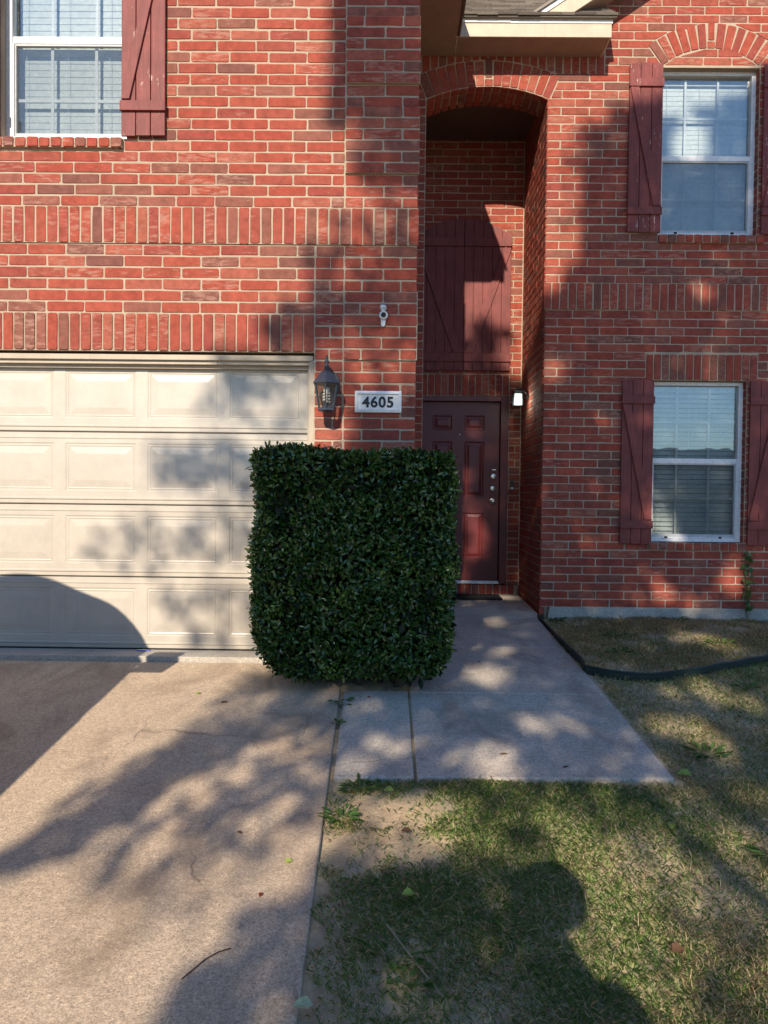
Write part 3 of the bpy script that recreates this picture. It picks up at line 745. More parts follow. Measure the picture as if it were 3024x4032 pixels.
d = mb.build('driveway', DRIVE, bevel=.010); setp(d, 'tan concrete driveway in front of the garage door', 'driveway', kind='structure')
mb = MB(); mb.box((-5.6, 5.40, -.25), (-.44, 6.3, 0)); d = mb.build('garage_floor', FOUND, bevel=.006); setp(d, 'concrete garage slab with a raised front lip', 'floor', kind='structure')
mb = MB()
slab(mb, [(edge(3.665)+.022, 3.662), (.126, 3.672), (.118, 4.868), (edge(4.86)+.026, 4.862)])
slab(mb, [(.140, 3.674), (1.385, 3.70), (1.366, 4.846), (.132, 4.846)])
slab(mb, [(.132, 4.853), (1.366, 4.853), (1.352, 5.3), (1.366, 6.016), (.20, 6.016)])
slab(mb, [(.20, 6.023), (1.366, 6.023), (1.41, 7.35), (.20, 7.35)])
slab(mb, [(.18, 7.356), (1.41, 7.356), (1.462, 7.62), (1.468, 8.84), (.18, 8.84)])
d = mb.build('walkway', WALK, bevel=.007); setp(d, 'grey concrete walkway to the front door', 'path', kind='structure')
mb = MB(); mb.add([(-80, -26, -1.165), (80, -26, -1.165), (80, -18, -1.165), (-80, -18, -1.165)], [(0, 1, 2, 3)])
d = mb.build('road', m_concrete('asphalt', (.05,.05,.05), (.065,.063,.06), (.04,.04,.04), .3), fix=False); setp(d, 'asphalt street behind the photographer', 'road', kind='structure')

# ------------------------------------------------------------------ leaves, grass: many small faces in one mesh
def mesh_np(name, co, faces, k, mat_, parent=None, smooth=False):
    me = bpy.data.meshes.new(name); n = len(faces)
    me.vertices.add(len(co)); me.vertices.foreach_set('co', co.astype(np.float32).ravel())
    me.loops.add(n*k); me.loops.foreach_set('vertex_index', faces.astype(np.int32).ravel())
    me.polygons.add(n); me.polygons.foreach_set('loop_start', np.arange(0, n*k, k, dtype=np.int32))
    try: me.polygons.foreach_set('loop_total', np.full(n, k, dtype=np.int32))
    except Exception: pass
    me.materials.append(mat_); me.update(calc_edges=True); me.validate()
    o = bpy.data.objects.new(name, me); COL.objects.link(o)
    if parent: adopt(o, parent)
    return o
def nrm(a): return a/np.maximum(np.linalg.norm(a, axis=1, keepdims=True), 1e-9)
def leaves(name, P, D, N, L, W, mat_, parent=None, fold=.25):
    D = nrm(D); S = nrm(np.cross(D, N)); N = np.cross(S, D)
    L = L[:, None]; W = W[:, None]*.5
    base = P; tip = P+D*L-N*L*.12
    a = P+D*L*.32; b = P+D*L*.68-N*L*.03
    up = N*W*fold
    co = np.stack([base, a+S*W+up, b+S*W*.85+up, tip, b-S*W*.85+up, a-S*W+up], 1).reshape(-1, 3)
    i = np.arange(len(P))[:, None]*6
    f = np.concatenate([i+np.array([[0, 1, 2, 3]]), i+np.array([[0, 3, 4, 5]])], 0)
    return mesh_np(name, co, f, 4, mat_, parent)
def rand_unit(n): return nrm(npr.normal(size=(n, 3)))

# hedge: clipped box of small glossy leaves
HL = m_leaf('glossy_hedge_leaf', [(0, (.020,.054,.009)), (.4, (.032,.084,.014)), (.75, (.056,.125,.020)), (.93, (.12,.18,.040)), (1, (.085,.07,.03))], .24, .65, .06)
hx0, hx1, hy0, hy1, hz0, hz1 = -.835, .385, 4.74, 5.36, .0, 1.418
hedge = thing('clipped_hedge', (-.2, 5.05, -.05), 'dark green clipped box shaped hedge beside the garage door', 'hedge')
def hedge_surface(n):
    A = np.array([(hx1-hx0)*(hz1-hz0), (hy1-hy0)*(hz1-hz0)*1.15, (hy1-hy0)*(hz1-hz0)*1.15, (hx1-hx0)*(hy1-hy0)*1.1, (hx1-hx0)*(hz1-hz0)*.45, (hx1-hx0)*(hy1-hy0)*.6])
    f = npr.choice(6, n, p=A/A.sum()); a, b = npr.random(n), npr.random(n)
    x = np.where(f == 1, hx0, np.where(f == 2, hx1, hx0+(hx1-hx0)*a)); z = np.where(f == 3, hz1, np.where(f == 5, hz0, hz0+(hz1-hz0)*b))
    y = np.where(f == 0, hy0, np.where(f == 4, hy1, hy0+(hy1-hy0)*np.where((f == 1) | (f == 2), a, b)))
    N = np.zeros((n, 3)); N[f == 0] = (0, -1, 0); N[f == 1] = (-1, 0, 0); N[f == 2] = (1, 0, 0); N[f == 3] = (0, 0, 1); N[f == 4] = (0, 1, 0); N[f == 5] = (0, 0, -1)
    P = np.stack([x, y, z], 1)
    # rounded towards the foot: pull the low corners in
    r = .24; lo = np.clip((r-(z-hz0))/r, 0, 1); c = np.sqrt(np.clip(1-lo**2, 0, 1)); pull = (1-c)
    cx, cy = -.15, 5.05
    P[:, 0] += (cx-P[:, 0])*pull*.34; P[:, 1] += (cy-P[:, 1])*pull*.40
    P[:, 0] += -.02*np.clip((z-.2)/1.2, 0, 1)*(P[:, 0] < cx)
    w = .016*np.sin(P[:, 0]*9+P[:, 2]*5)+.014*np.sin(P[:, 2]*13-P[:, 0]*4)+.012*np.sin(P[:, 1]*15+P[:, 2]*8)
    return P+N*w[:, None], N
n = 40000
P, N = hedge_surface(n)
dep = np.abs(npr.normal(0, .045, n)); stick = npr.random(n) < .03; dep[stick] = -npr.random(stick.sum())*.018
P = P-N*dep[:, None]
holes = np.array([(-.33, .62), (.08, .38), (.20, .95), (-.10, .78), (-.58, .34), (.02, 1.02), (-.30, .25), (.28, .55)]); hr = np.array([.075, .05, .035, .05, .06, .03, .04, .035])
for (a, b), r_ in zip(holes, hr):
    dd = np.hypot(P[:, 0]-a+.02*npr.normal(size=len(P)), (P[:, 2]-b)*1.4); front = N[:, 1] < -.5
    keep = ~(front & (dd < r_) & (npr.random(len(P)) < .85)); P, N = P[keep], N[keep]
n = len(P); D = N*.55+rand_unit(n)*.85+np.array([0, -.12, .28]); NN = N*.8+rand_unit(n)*.75+np.array([0, 0, .45])
leaves('foliage', P, D, NN, npr.uniform(.026, .048, n), npr.uniform(.013, .021, n), HL, hedge)
mb = MB()                                            # heart of twigs and shade-coloured inner leaves behind the leaf skin
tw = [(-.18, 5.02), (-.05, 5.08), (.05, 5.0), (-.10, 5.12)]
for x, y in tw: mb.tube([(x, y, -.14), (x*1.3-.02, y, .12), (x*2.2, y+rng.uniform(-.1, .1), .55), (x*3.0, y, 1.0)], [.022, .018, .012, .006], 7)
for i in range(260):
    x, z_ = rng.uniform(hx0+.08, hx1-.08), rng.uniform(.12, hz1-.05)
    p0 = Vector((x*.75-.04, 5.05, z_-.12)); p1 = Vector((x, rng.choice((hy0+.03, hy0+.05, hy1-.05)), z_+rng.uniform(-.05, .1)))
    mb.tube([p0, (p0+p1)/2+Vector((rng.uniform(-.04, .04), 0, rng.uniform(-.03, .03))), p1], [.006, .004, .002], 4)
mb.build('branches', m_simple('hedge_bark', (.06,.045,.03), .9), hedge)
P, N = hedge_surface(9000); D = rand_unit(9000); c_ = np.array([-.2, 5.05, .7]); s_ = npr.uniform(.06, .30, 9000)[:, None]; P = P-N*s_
leaves('inner_foliage', P, D, rand_unit(9000), npr.uniform(.05, .08, 9000), npr.uniform(.03, .045, 9000), m_leaf('shade_toned_hedge_leaf', [(0, (.006,.014,.006)), (1, (.012,.022,.009))], .6, .2, .02), hedge)  # inner leaves coloured near black, painting in the shade inside the hedge

# lawn
GM_ = m_leaf('lawn_blade', [(0, (.05,.105,.026)), (.20, (.075,.145,.036)), (.36, (.10,.165,.05)), (.48, (.19,.19,.075)), (.58, (.33,.265,.14)), (.80, (.45,.37,.215)), (1, (.27,.19,.11))], .6, .25, .25)
def fbm(x, y): return .5+.22*np.sin(2.3*x+1.3*np.sin(1.9*y))+.2*np.sin(3.1*y-1.7*x+2)+.14*np.sin(6.7*x+5.3*y)+.10*np.sin(11.3*x-9.1*y+1)
def sow(n, x0, x1, y0, y1, dens, dry, hgt):
    x = npr.uniform(x0, x1, n); y = npr.uniform(y0, y1, n)
    keep = npr.random(n) < dens(x, y); return x[keep], y[keep], dry(x[keep], y[keep]), hgt
ed_pts = [(1.352, 5.29), (1.52, 5.19), (1.76, 5.165), (2.05, 5.25), (2.40, 5.44), (2.85, 5.74), (3.4, 6.15), (4.4, 6.9), (5.4, 7.5)]
def in_bed(x, y): return (y > np.interp(x, [p[0] for p in ed_pts], [p[1] for p in ed_pts])) & (x > 1.34)
def d_lawn(x, y):
    d = np.clip(.45+.9*(fbm(x*1.3, y*1.3)-.3), .25, 1)
    bare = np.minimum(((x-.04)/.28)**2+((y-3.38)/.22)**2, ((x+.02)/.32)**2+((y-3.08)/.20)**2) + .22*np.sin(17*x+11*y)+.2*np.sin(31*x-23*y)+npr.normal(0, .25, len(x)); d = d*np.clip((bare-.45)/.9, .03, 1)
    d = np.where(x < edge(y)+.03+.03*np.sin(23*y), 0, d)
    d = np.where(x < edge(y)+.11, d*.45, d)
    d = np.where((y > 3.655) & (x < 1.42-.02*(y-3.7)), 0, d)
    return np.where(in_bed(x, y), 0, d)
def dry_lawn(x, y):
    g = 1.3*np.exp(-(((x-.75)/.6)**2+((y-3.42)/.25)**2))+.8*np.exp(-(((x-.05)/.35)**2+((y-2.75)/.25)**2))+.5*np.exp(-(((x+.1)/.2)**2+((y-3.6)/.08)**2))
    return np.clip(.36+.6*(fbm(x*.9+2, y*.9)-.5)-.5*g+.14*(x > .9)*(y < 3.3), .12, .93)
A = [sow(215000, -.33, 2.3, 1.75, 3.72, d_lawn, dry_lawn, (.011, .030)), sow(95000, 1.34, 3.7, 3.72, 5.75, d_lawn, dry_lawn, (.011, .030)), sow(30000, 2.3, 3.6, 1.75, 3.72, d_lawn, dry_lawn, (.011, .030)), sow(50000, -.33, 5.5, .2, 1.75, d_lawn, dry_lawn, (.02, .045)), sow(9000, 3.6, 5.6, 1.75, 6.9, d_lawn, dry_lawn, (.02, .045)),
     sow(110000, 1.36, 4.4, 5.1, 7.58, lambda x, y: np.where(in_bed(x, y), np.clip(.45+.9*(fbm(x*1.7, y*1.7)-.45), .10, 1), 0), lambda x, y: np.clip(.62+.4*(fbm(x, y)-.5), .2, .95), (.014, .036))]
X = np.concatenate([a[0] for a in A]); Y = np.concatenate([a[1] for a in A]); DR = np.concatenate([a[2] for a in A])
Hh = np.concatenate([npr.uniform(a[3][0], a[3][1], len(a[0])) for a in A])
n = len(X); isdry = npr.random(n) < DR
Z = np.where(Y < 5.5, -.53+.0915*Y, -.027)-.022+.005*np.sin(3.1*X+1.7*Y)+.004*np.sin(7.3*X-4.1*Y+1)+.003*np.sin(13*X+11*Y)
ang = npr.uniform(0, 2*np.pi, n); lean = np.where(isdry, np.where(npr.random(n) < .45, npr.uniform(2.0, 6.0, n), npr.uniform(.4, 1.8, n)), npr.uniform(.15, 1.5, n))
up = np.stack([np.cos(ang)*lean, np.sin(ang)*lean, np.ones(n)], 1); up = nrm(up)
Hh = Hh*np.where(isdry, 1.35, 1.15); wd = npr.uniform(.0005, .0013, n)[:, None]
side = np.stack([-np.sin(ang), np.cos(ang), np.zeros(n)], 1); B = np.stack([X, Y, Z+.003+np.where(isdry, npr.random(n)*.014, 0)], 1)
mid = B+up*Hh[:, None]*.55; tip = mid+nrm(up+np.stack([np.cos(ang)*.8, np.sin(ang)*.8, -.15*np.ones(n)], 1))*Hh[:, None]*.5
co = np.stack([B-side*wd, B+side*wd, mid+side*wd*.8, tip, mid-side*wd*.8], 1)
for nm, sel in (('green_grass', ~isdry), ('dry_grass', isdry)): pass
def grass(name, sel, stops, label):
    c = co[sel].reshape(-1, 3); i = np.arange(sel.sum())[:, None]*5; f = i+np.array([[0, 1, 2, 3, 4]])
    o = mesh_np(name, c, f, 5, m_leaf(name+'_blade', stops, .6, .25, .45)); setp(o, label, 'grass', kind='stuff')
grass('green_grass', ~isdry, [(0, (.15,.30,.07)), (.45, (.25,.42,.11)), (.8, (.42,.53,.17)), (1, (.64,.64,.27))], 'short green grass of the front lawn')
grass('dry_grass', isdry, [(0, (.88,.74,.42)), (.35, (.80,.60,.34)), (.65, (.92,.82,.52)), (.85, (.62,.42,.27)), (1, (.45,.28,.17))], 'dry straw coloured grass lying in the front lawn')

# small broad-leaved plants
WEED = m_leaf('weed_leaf', [(0, (.05,.115,.028)), (.5, (.08,.16,.035)), (1, (.12,.20,.05))], .5, .3, .3)
def weed(x, y, r_, n_, L, W, label, name='weed', up=.6, group=None):
    e = thing(name, (x, y, soil_z(x, y)), label, 'weed', group)
    a = npr.uniform(0, 2*np.pi, n_); rr = r_*np.sqrt(npr.random(n_))*.5
    P = np.stack([x+rr*np.cos(a), y+rr*np.sin(a), soil_z(x, y)+npr.uniform(.004, .03, n_)*up*2], 1)
    D = np.stack([np.cos(a), np.sin(a), npr.uniform(.1, 1.0, n_)*up], 1)
    leaves('foliage', P, D, np.tile((0., 0., 1.), (n_, 1))+npr.normal(0, .3, (n_, 3)), npr.uniform(.7, 1.2, n_)*L, npr.uniform(.8, 1.2, n_)*W, WEED, e)
    m_ = MB()
    for k in range(0, n_, 3): m_.tube([(x, y, soil_z(x, y)-.01), tuple(P[k])], .0018, 4)
    m_.build('stem', m_simple('weed_stem', (.12,.17,.05), .7), e)
weed(-.297, 4.66, .09, 14, .055, .022, 'bright green weed in the crack beside the driveway below the hedge')
weed(-.288, 4.33, .05, 8, .035, .018, 'small green weed in the driveway crack, lower of the two there')
weed(-.20, 3.30, .14, 46, .045, .016, 'leafy green weed clump at the driveway edge left of the bare dirt')
weed(-.13, 3.58, .13, 40, .05, .012, 'green tuft against the front edge of the narrow walk strip')
weed(.07, 2.34, .12, 16, .035, .030, 'low round leaved weed in the shaded lawn near the bottom of the picture')
weed(.02, 2.43, .10, 8, .09, .010, 'upright pale green grass tuft in the shaded lawn')
weed(1.66, 3.98, .14, 22, .09, .018, 'bright green coarse weed in the lawn right of the walkway')
weed(1.55, 3.05, .13, 20, .07, .016, 'sunlit yellow green tuft in the right part of the lawn')
weed(2.35, 5.05, .13, 20, .06, .016, 'green weed clump just outside the plastic edging')
weed(1.75, 5.85, .14, 30, .06, .016, 'dark green weed clump in the bed below the lower window')
weed(1.60, 7.35, .10, 24, .05, .03, 'small leafy weed at the corner of the entry wall by the edging')
weed(1.95, 6.6, .16, 26, .055, .016, 'small green sprig in the middle of the bed near the corner shutter')
weed(2.7, 6.3, .18, 30, .055, .016, 'small green sprig in the bed farthest to the right')
weed(2.75, 7.45, .16, 18, .10, .010, 'thin grassy weed against the foundation under the window')
# vine climbing the wall below the window
vine = thing('climbing_vine', (3.50, 7.56, -.03), 'thin green vine climbing the brick below the lower window corner', 'vine')
m_ = MB(); pts = [(3.515, 7.57, -.03), (3.49, 7.572, .15), (3.505, 7.575, .32), (3.48, 7.575, .46), (3.50, 7.575, .66)]
m_.tube(pts, .004, 5); m_.tube([(3.515, 7.57, -.03), (3.56, 7.565, .10), (3.62, 7.55, .22)], .0025, 4); m_.build('stem', m_simple('vine_stem', (.10,.09,.04), .8), vine)
q = 46; t = npr.random(q); Pz = .04+.60*t; P = np.stack([3.495+npr.normal(0, .022, q), 7.565-npr.random(q)*.025, Pz], 1)
leaves('foliage', P, npr.normal(0, .6, (q, 3))+np.array([0, -.5, -.2]), np.tile((0., -1., .4), (q, 1))+npr.normal(0, .4, (q, 3)), npr.uniform(.03, .065, q), npr.uniform(.025, .05, q), WEED, vine)
# plastic edging of the bed
def ribbon(mb, pts, h0, h1, t):
    for (a, b) in zip(pts, pts[1:]):
        A_, B_ = Vector((*a, 0)), Vector((*b, 0)); n_ = (B_-A_).cross(Vector((0, 0, 1))).normalized()*t/2
        za, zb = soil_z(*a), soil_z(*b)
        vs = []
        for p, z_ in ((A_, za), (B_, zb)):
            for s_ in (-1, 1):
                for h in (h0, h1): vs.append((p.x+n_.x*s_, p.y+n_.y*s_, z_+h))
        mb.add(vs, [(0, 1, 5, 4), (2, 6, 7, 3), (1, 3, 7, 5), (0, 4, 6, 2)])
def smooth_path(pts, k=6):
    out = []
    for i in range(len(pts)-1):
        p0, p1, p2, p3 = (Vector((*pts[max(0, min(len(pts)-1, j))], 0)) for j in (i-1, i, i+1, i+2))
        for s_ in range(k):
            t = s_/k; q_ = .5*((2*p1)+(-p0+p2)*t+(2*p0-5*p1+4*p2-p3)*t*t+(-p0+3*p1-3*p2+p3)*t**3); out.append((q_.x, q_.y))
    return out+[pts[-1]]
mb = MB(); ribbon(mb, [(1.50, 7.50), (1.452, 7.46), (1.430, 7.25), (1.402, 6.6), (1.384, 6.0), (1.372, 5.5)] + smooth_path(ed_pts), -.06, .054, .012)
mb.tube([(p[0], p[1], soil_z(*p)+.054) for p in smooth_path(ed_pts)], .009, 6)
o = mb.build('garden_edging', EDGING); setp(o, 'dark green plastic edging strip curving round the bed', 'edging')

# ------------------------------------------------------------------ fixtures on the walls
# carriage lantern
def hexring(r, rot=math.pi/6): return [(r*math.cos(rot+math.pi/3*i), r*math.sin(rot+math.pi/3*i)) for i in range(6)]
LX, LY = -.456, 5.345
lan = thing('wall_lantern', (LX, 5.49, 1.74), 'blue black six sided carriage lantern with a curly bulb beside the house number', 'lantern')
s = MB(); h6 = math.pi/6
s.lathe([(.100, 1.920), (.104, 1.926), (.098, 1.934), (.072, 1.965), (.055, 1.992), (.030, 2.012), (.022, 2.016)], (LX, LY, 0), 6, rot=h6)
s.build('lantern_cap', LAMPMETAL, lan, bevel=.002)
s = MB(); s.lathe([(.020, 2.014), (.018, 2.045), (.021, 2.048), (.017, 2.052), (.008, 2.058), (.018, 2.070), (.017, 2.080), (.009, 2.090), (.013, 2.098), (.008, 2.108), (.003, 2.122)], (LX, LY, 0), 14); s.build('finial', LAMPMETAL, lan, smooth=True)
s = MB()
t_, b_ = hexring(.088), hexring(.056)
for i in range(6): s.tube([(LX+t_[i][0], LY+t_[i][1], 1.922), (LX+b_[i][0], LY+b_[i][1], 1.752)], .0055, 5)
s.lathe([(.060, 1.736), (.066, 1.740), (.058, 1.756), (.05, 1.757)], (LX, LY, 0), 6, rot=h6); s.lathe([(.032, 1.728), (.045, 1.736)], (LX, LY, 0), 12)
s.build('lantern_frame', LAMPMETAL, lan)
for i in range(6):
    s = MB(); j = (i+1) % 6
    s.add([(LX+t_[i][0]*.97, LY+t_[i][1]*.97, 1.921), (LX+t_[j][0]*.97, LY+t_[j][1]*.97, 1.921), (LX+b_[j][0]*.97, LY+b_[j][1]*.97, 1.755), (LX+b_[i][0]*.97, LY+b_[i][1]*.97, 1.755)], [(0, 1, 2, 3)])
    s.build('glass_panel', CLEAR, lan, fix=False)
s = MB()
s.tube([(LX+.021*math.cos(a*.7), LY+.021*math.sin(a*.7), 1.800+.0022*a) for a in range(28)], .0075, 7); s.lathe([(.016, 1.862), (.022, 1.868), (.022, 1.895), (.014, 1.90)], (LX, LY, 0), 12); s.build('bulb', BULB, lan, smooth=True)
s = MB(); s.tube([(LX, LY, 2.00), (LX+.012, LY+.05, 2.035), (LX+.022, LY+.10, 2.03), (LX+.025, 5.49, 1.99)], .014, 8); s.build('arm', LAMPMETAL, lan, smooth=True)
s = MB(); s.prism([(LX+.025+.058*math.cos(a)*1.0, 1.945+.085*math.sin(a)) for a in [2*math.pi*i/20 for i in range(20)]], wallY(5.5), .0, .020); s.build('backplate', LAMPMETAL, lan, bevel=.004)
# house number
pq = thing('house_number_plaque', (-.1, 5.5, 1.745), 'white framed plaque with black number 4605 set in the brick', 'sign')
px0, px1, pz0, pz1 = -.266, .066, 1.744, 1.897
s = MB(); s.box((px0, 5.486, pz0), (px1, 5.56, pz1)); s.build('plate', PLAQUE, pq, bevel=.003)
s = MB(); fr = wallY(5.486); w = .022
for P4 in ([(px0, pz0), (px1, pz0), (px1-w, pz0+w), (px0+w, pz0+w)], [(px1, pz0), (px1, pz1), (px1-w, pz1-w), (px1-w, pz0+w)], [(px1, pz1), (px0, pz1), (px0+w, pz1-w), (px1-w, pz1-w)], [(px0, pz1), (px0, pz0), (px0+w, pz0+w), (px0+w, pz1-w)]):
    k = len(P4); s.add([fr(*P4[0], 0), fr(*P4[1], 0), fr(*P4[2], 0), fr(*P4[3], 0), fr(P4[0][0], P4[0][1], .006), fr(P4[1][0], P4[1][1], .006), fr(P4[2][0], P4[2][1], .014), fr(P4[3][0], P4[3][1], .014)],
                       [(0, 1, 2, 3), (4, 7, 6, 5), (0, 4, 5, 1), (1, 5, 6, 2), (2, 6, 7, 3), (3, 7, 4, 0)])
s.build('plaque_rim', PLAQUE, pq, bevel=.002)
fc = bpy.data.curves.new('house_digits', 'FONT'); fc.body = '4605'; fc.size = .104; fc.extrude = .001; fc.bevel_depth = .0030; fc.bevel_resolution = 1; fc.align_x = 'CENTER'; fc.space_character = 1.10
fo = bpy.data.objects.new('tmp_digits', fc); COL.objects.link(fo)
bpy.context.view_layer.update()
me = bpy.data.meshes.new_from_object(fo.evaluated_get(bpy.context.evaluated_depsgraph_get())); bpy.data.objects.remove(fo)
dg = bpy.data.objects.new('digits', me); COL.objects.link(dg); me.materials.clear(); me.materials.append(DIGIT)
dg.matrix_world = Matrix.Translation((-.100, 5.4835, 1.783)) @ Matrix.Rotation(R(90), 4, 'X'); bw = dg.matrix_world.copy()
dg.parent = pq; dg.matrix_parent_inverse = Matrix.Translation(-pq.location)
# security camera
cx_, cz = -.071, 2.42; sc = thing('security_camera', (cx_, 5.5, 2.36), 'small white security camera screwed to the brick above the house number', 'camera')
CAMW = m_simple('white_camera_plastic', (.68,.68,.67), .4, .5)
s = MB(); s.lathe([(.024, 0), (.024, .010), (.018, .014)], (cx_+.001, 5.487, 2.482), 14, 'Y'); s.lathe([(.019, 2.468), (.022, 2.474), (.022, 2.492), (.017, 2.496)], (cx_, 5.455, 0), 14); s.lathe([(.012, 2.44), (.012, 2.47)], (cx_, 5.455, 0), 12); s.build('mount', CAMW, sc, bevel=.001)
s = MB(); s.lathe([(.006, .004), (.026, 0), (.031, .012), (.031, .040), (.028, .048), (.024, .050)], (cx_+.003, 5.49, 2.425), 18, 'Y'); s.build('camera_body', CAMW, sc, smooth=True)
s = MB(); s.lathe([(.020, .046), (.019, .052), (.010, .053), (.004, .050)], (cx_+.003, 5.49, 2.425), 16, 'Y'); s.build('lens', BLACKMETAL, sc)
s = MB(); s.prism([(cx_-.018, 2.415), (cx_-.014, 2.352), (cx_, 2.345), (cx_+.014, 2.352), (cx_+.022, 2.415)], wallY(5.49), 0, .03); s.build('bracket', CAMW, sc, bevel=.004)
s = MB(); s.tube([(cx_+.03, 5.462, 2.418), (cx_+.05, 5.462, 2.419)], .003, 6); s.build('screw', m_simple('rusty_screw', (.16,.05,.03), .7), sc)
# doorbell
db = thing('doorbell', (1.38, 8.84, 1.22), 'slim dark doorbell with a white button beside the front door', 'doorbell')
s = MB(); s.box((1.362, 8.825, 1.226), (1.400, 8.845, 1.335)); s.build('casing', m_simple('grey_plastic', (.10,.10,.10), .5), db, bevel=.004)
s = MB(); s.box((1.369, 8.821, 1.262), (1.393, 8.826, 1.325)); s.build('dark_panel', BLACKMETAL, db)
s = MB(); s.box((1.367, 8.819, 1.232), (1.395, 8.826, 1.258)); s.build('button', WHITE, db, bevel=.002)
# porch lamp on the recess side wall (lit)
pl_ = thing('porch_lamp', (XR, 8.42, 2.22), 'small black porch lamp glowing white on the side wall of the entry recess', 'lamp')
lx, ly, lz = 1.365, 8.42, 2.145
s = MB(); s.lathe([(.050, 0), (.050, .012), (.035, .020)], (XR, ly, 2.245), 16, 'X'); s.build('backplate', BLACKMETAL, pl_)
s = MB(); s.tube([(XR-.015, ly, 2.27), (XR-.045, ly, 2.30), (lx+.03, ly, 2.325), (lx, ly, 2.315)], .008, 6); s.tube([(lx, ly, 2.30), (lx-.012, ly, 2.34), (lx+.006, ly, 2.352)], .003, 5); s.build('arm', BLACKMETAL, pl_)
s = MB(); w = .045
s.box((lx-w-.006, ly-w-.006, lz+.122), (lx+w+.006, ly+w+.006, lz+.156)); s.lathe([(.058, lz+.156), (.03, lz+.176), (.012, lz+.182)], (lx, ly, 0), 4, rot=math.pi/4)
for a in (-1, 1):
    for b in (-1, 1): s.box((lx+a*w-.006, ly+b*w-.006, lz), (lx+a*w+.006, ly+b*w+.006, lz+.146))
s.box((lx-w, ly-w, lz-.006), (lx+w, ly+w, lz)); s.build('lamp_frame', BLACKMETAL, pl_)
s = MB(); w -= .004; s.box((lx-w, ly-w, lz+.001), (lx+w, ly+w, lz+.144)); s.build('lamp_glass', m_glow('lit_frosted_glass', (.86,1.0,.90), .65), pl_)
s = MB(); s.lathe([(.015, lz+.02), (.030, lz+.035), (.030, lz+.06), (.014, lz+.09)], (lx, ly-.053+.004, 0), 12)
ob = bpy.data.lights.new('porch_bulb', 'POINT'); ob.energy = 1.6; ob.color = (.9, 1, .88); ob.shadow_soft_size = .05
lo = bpy.data.objects.new('porch_bulb', ob); COL.objects.link(lo); lo.location = (lx, ly-.12, lz+.03); adopt(lo, pl_)
# doormat
s = MB(); s.prism([(.46, 8.36), (1.21, 8.36), (1.23, 8.385), (1.23, 8.73), (.46, 8.76)], frame((0, 0, .028), (1, 0, 0), (0, 1, 0), (0, 0, 1)), -.02, .010)
o = s.build('doormat', RUBBER, bevel=.003); setp(o, 'black rubber doormat in front of the door step', 'doormat')
# litter
LIT = dict(green=m_leaf('fresh_fallen_leaf', [(0, (.24,.33,.05)), (1, (.30,.36,.08))], .5, .3, .2), red=m_leaf('red_dry_leaf', [(0, (.20,.035,.02)), (1, (.24,.05,.03))], .6, .3, .1),
           brown=m_leaf('brown_dry_leaf', [(0, (.11,.055,.03)), (1, (.13,.07,.04))], .7, .2, .1), pale=m_leaf('pale_leaf', [(0, (.45,.5,.28)), (1, (.5,.5,.3))], .6, .3, .2))
def fallen(x, y, L, W, c, label, on, rz=None):
    z_ = {'d': gz(y)+.006, 'w': gz(y)+(0.006 if y < 6.2 else .03), 'l': soil_z(x, y)+.028, 'g': .006}[on]
    a = rng.uniform(0, 6.28) if rz is None else rz
    o = leaves('fallen_leaf', np.array([[0., 0., 0.]]), np.array([[math.cos(a), math.sin(a), .12]]), np.array([[.2, -.3, 1.]]), np.array([L]), np.array([W]), LIT[c], fold=.5)
    o.location = (x, y, z_); setp(o, label, 'leaf', 'fallen leaves')
fallen(-.395, 2.93, .032, .024, 'green', 'yellow green fallen leaf on the driveway near the lawn edge', 'd', .3)
fallen(-.455, 2.71, .032, .014, 'red', 'dark red dry leaf on the driveway, nearest to the camera', 'd', 1.4)
fallen(-.60, 3.13, .030, .016, 'brown', 'curled brown leaf in the middle of the driveway', 'd', 2.5)
fallen(-1.02, 4.60, .055, .016, 'brown', 'long brown leaf on the driveway in front of the hedge', 'd', .3)
fallen(-1.20, 4.75, .035, .022, 'green', 'small green leaf on the driveway left of the hedge', 'd', .7)
fallen(-.93, 5.52, .05, .02, 'green', 'small curled green leaf on the garage slab by the door', 'g', .2)
fallen(.57, 3.93, .05, .012, 'brown', 'thin brown leaf on the walkway slab nearest the lawn', 'w', .1)
fallen(.86, 3.78, .05, .012, 'brown', 'thin brown leaf at the lawn edge of the walkway', 'w', .5)
fallen(.63, 5.45, .03, .018, 'brown', 'tiny dark leaf on the walkway beside the hedge', 'w')
fallen(-.12, 4.72, .03, .022, 'red', 'small red brown leaf on the narrow strip under the hedge', 'w')
fallen(.10, 3.17, .045, .030, 'brown', 'dark curled leaf on the bare dirt patch', 'l')
fallen(.03, 3.52, .050, .035, 'green', 'bright green leaf at the top of the bare dirt patch', 'l')
fallen(1.48, 3.72, .075, .06, 'green', 'large bright green leaf off the front corner of the walkway', 'l')
fallen(1.19, 3.25, .06, .045, 'green', 'bright green leaf in the lawn below the walkway corner', 'l')
fallen(1.62, 5.32, .07, .04, 'pale', 'pale scrap of leaf beside the edging near the walkway', 'l')
fallen(.10, 2.75, .05, .035, 'green', 'rounded green leaf in the shaded lawn', 'l')
fallen(-.21, 2.20, .06, .04, 'pale', 'pale leaf at the driveway edge by the bottom of the picture', 'l')
fallen(.92, 2.45, .05, .04, 'brown', 'tan curled leaf at the edge of the sunlit lawn', 'l')
s = MB(); s.tube([(-.62, 2.30, gz(2.30)+.006), (-.57, 2.38, gz(2.38)+.010), (-.535, 2.42, gz(2.42)+.008), (-.50, 2.44, gz(2.44)+.006)], .0022, 5); o = s.build('twig', m_simple('twig_bark', (.06,.035,.025), .8)); setp(o, 'thin dark curved twig on the driveway', 'twig')
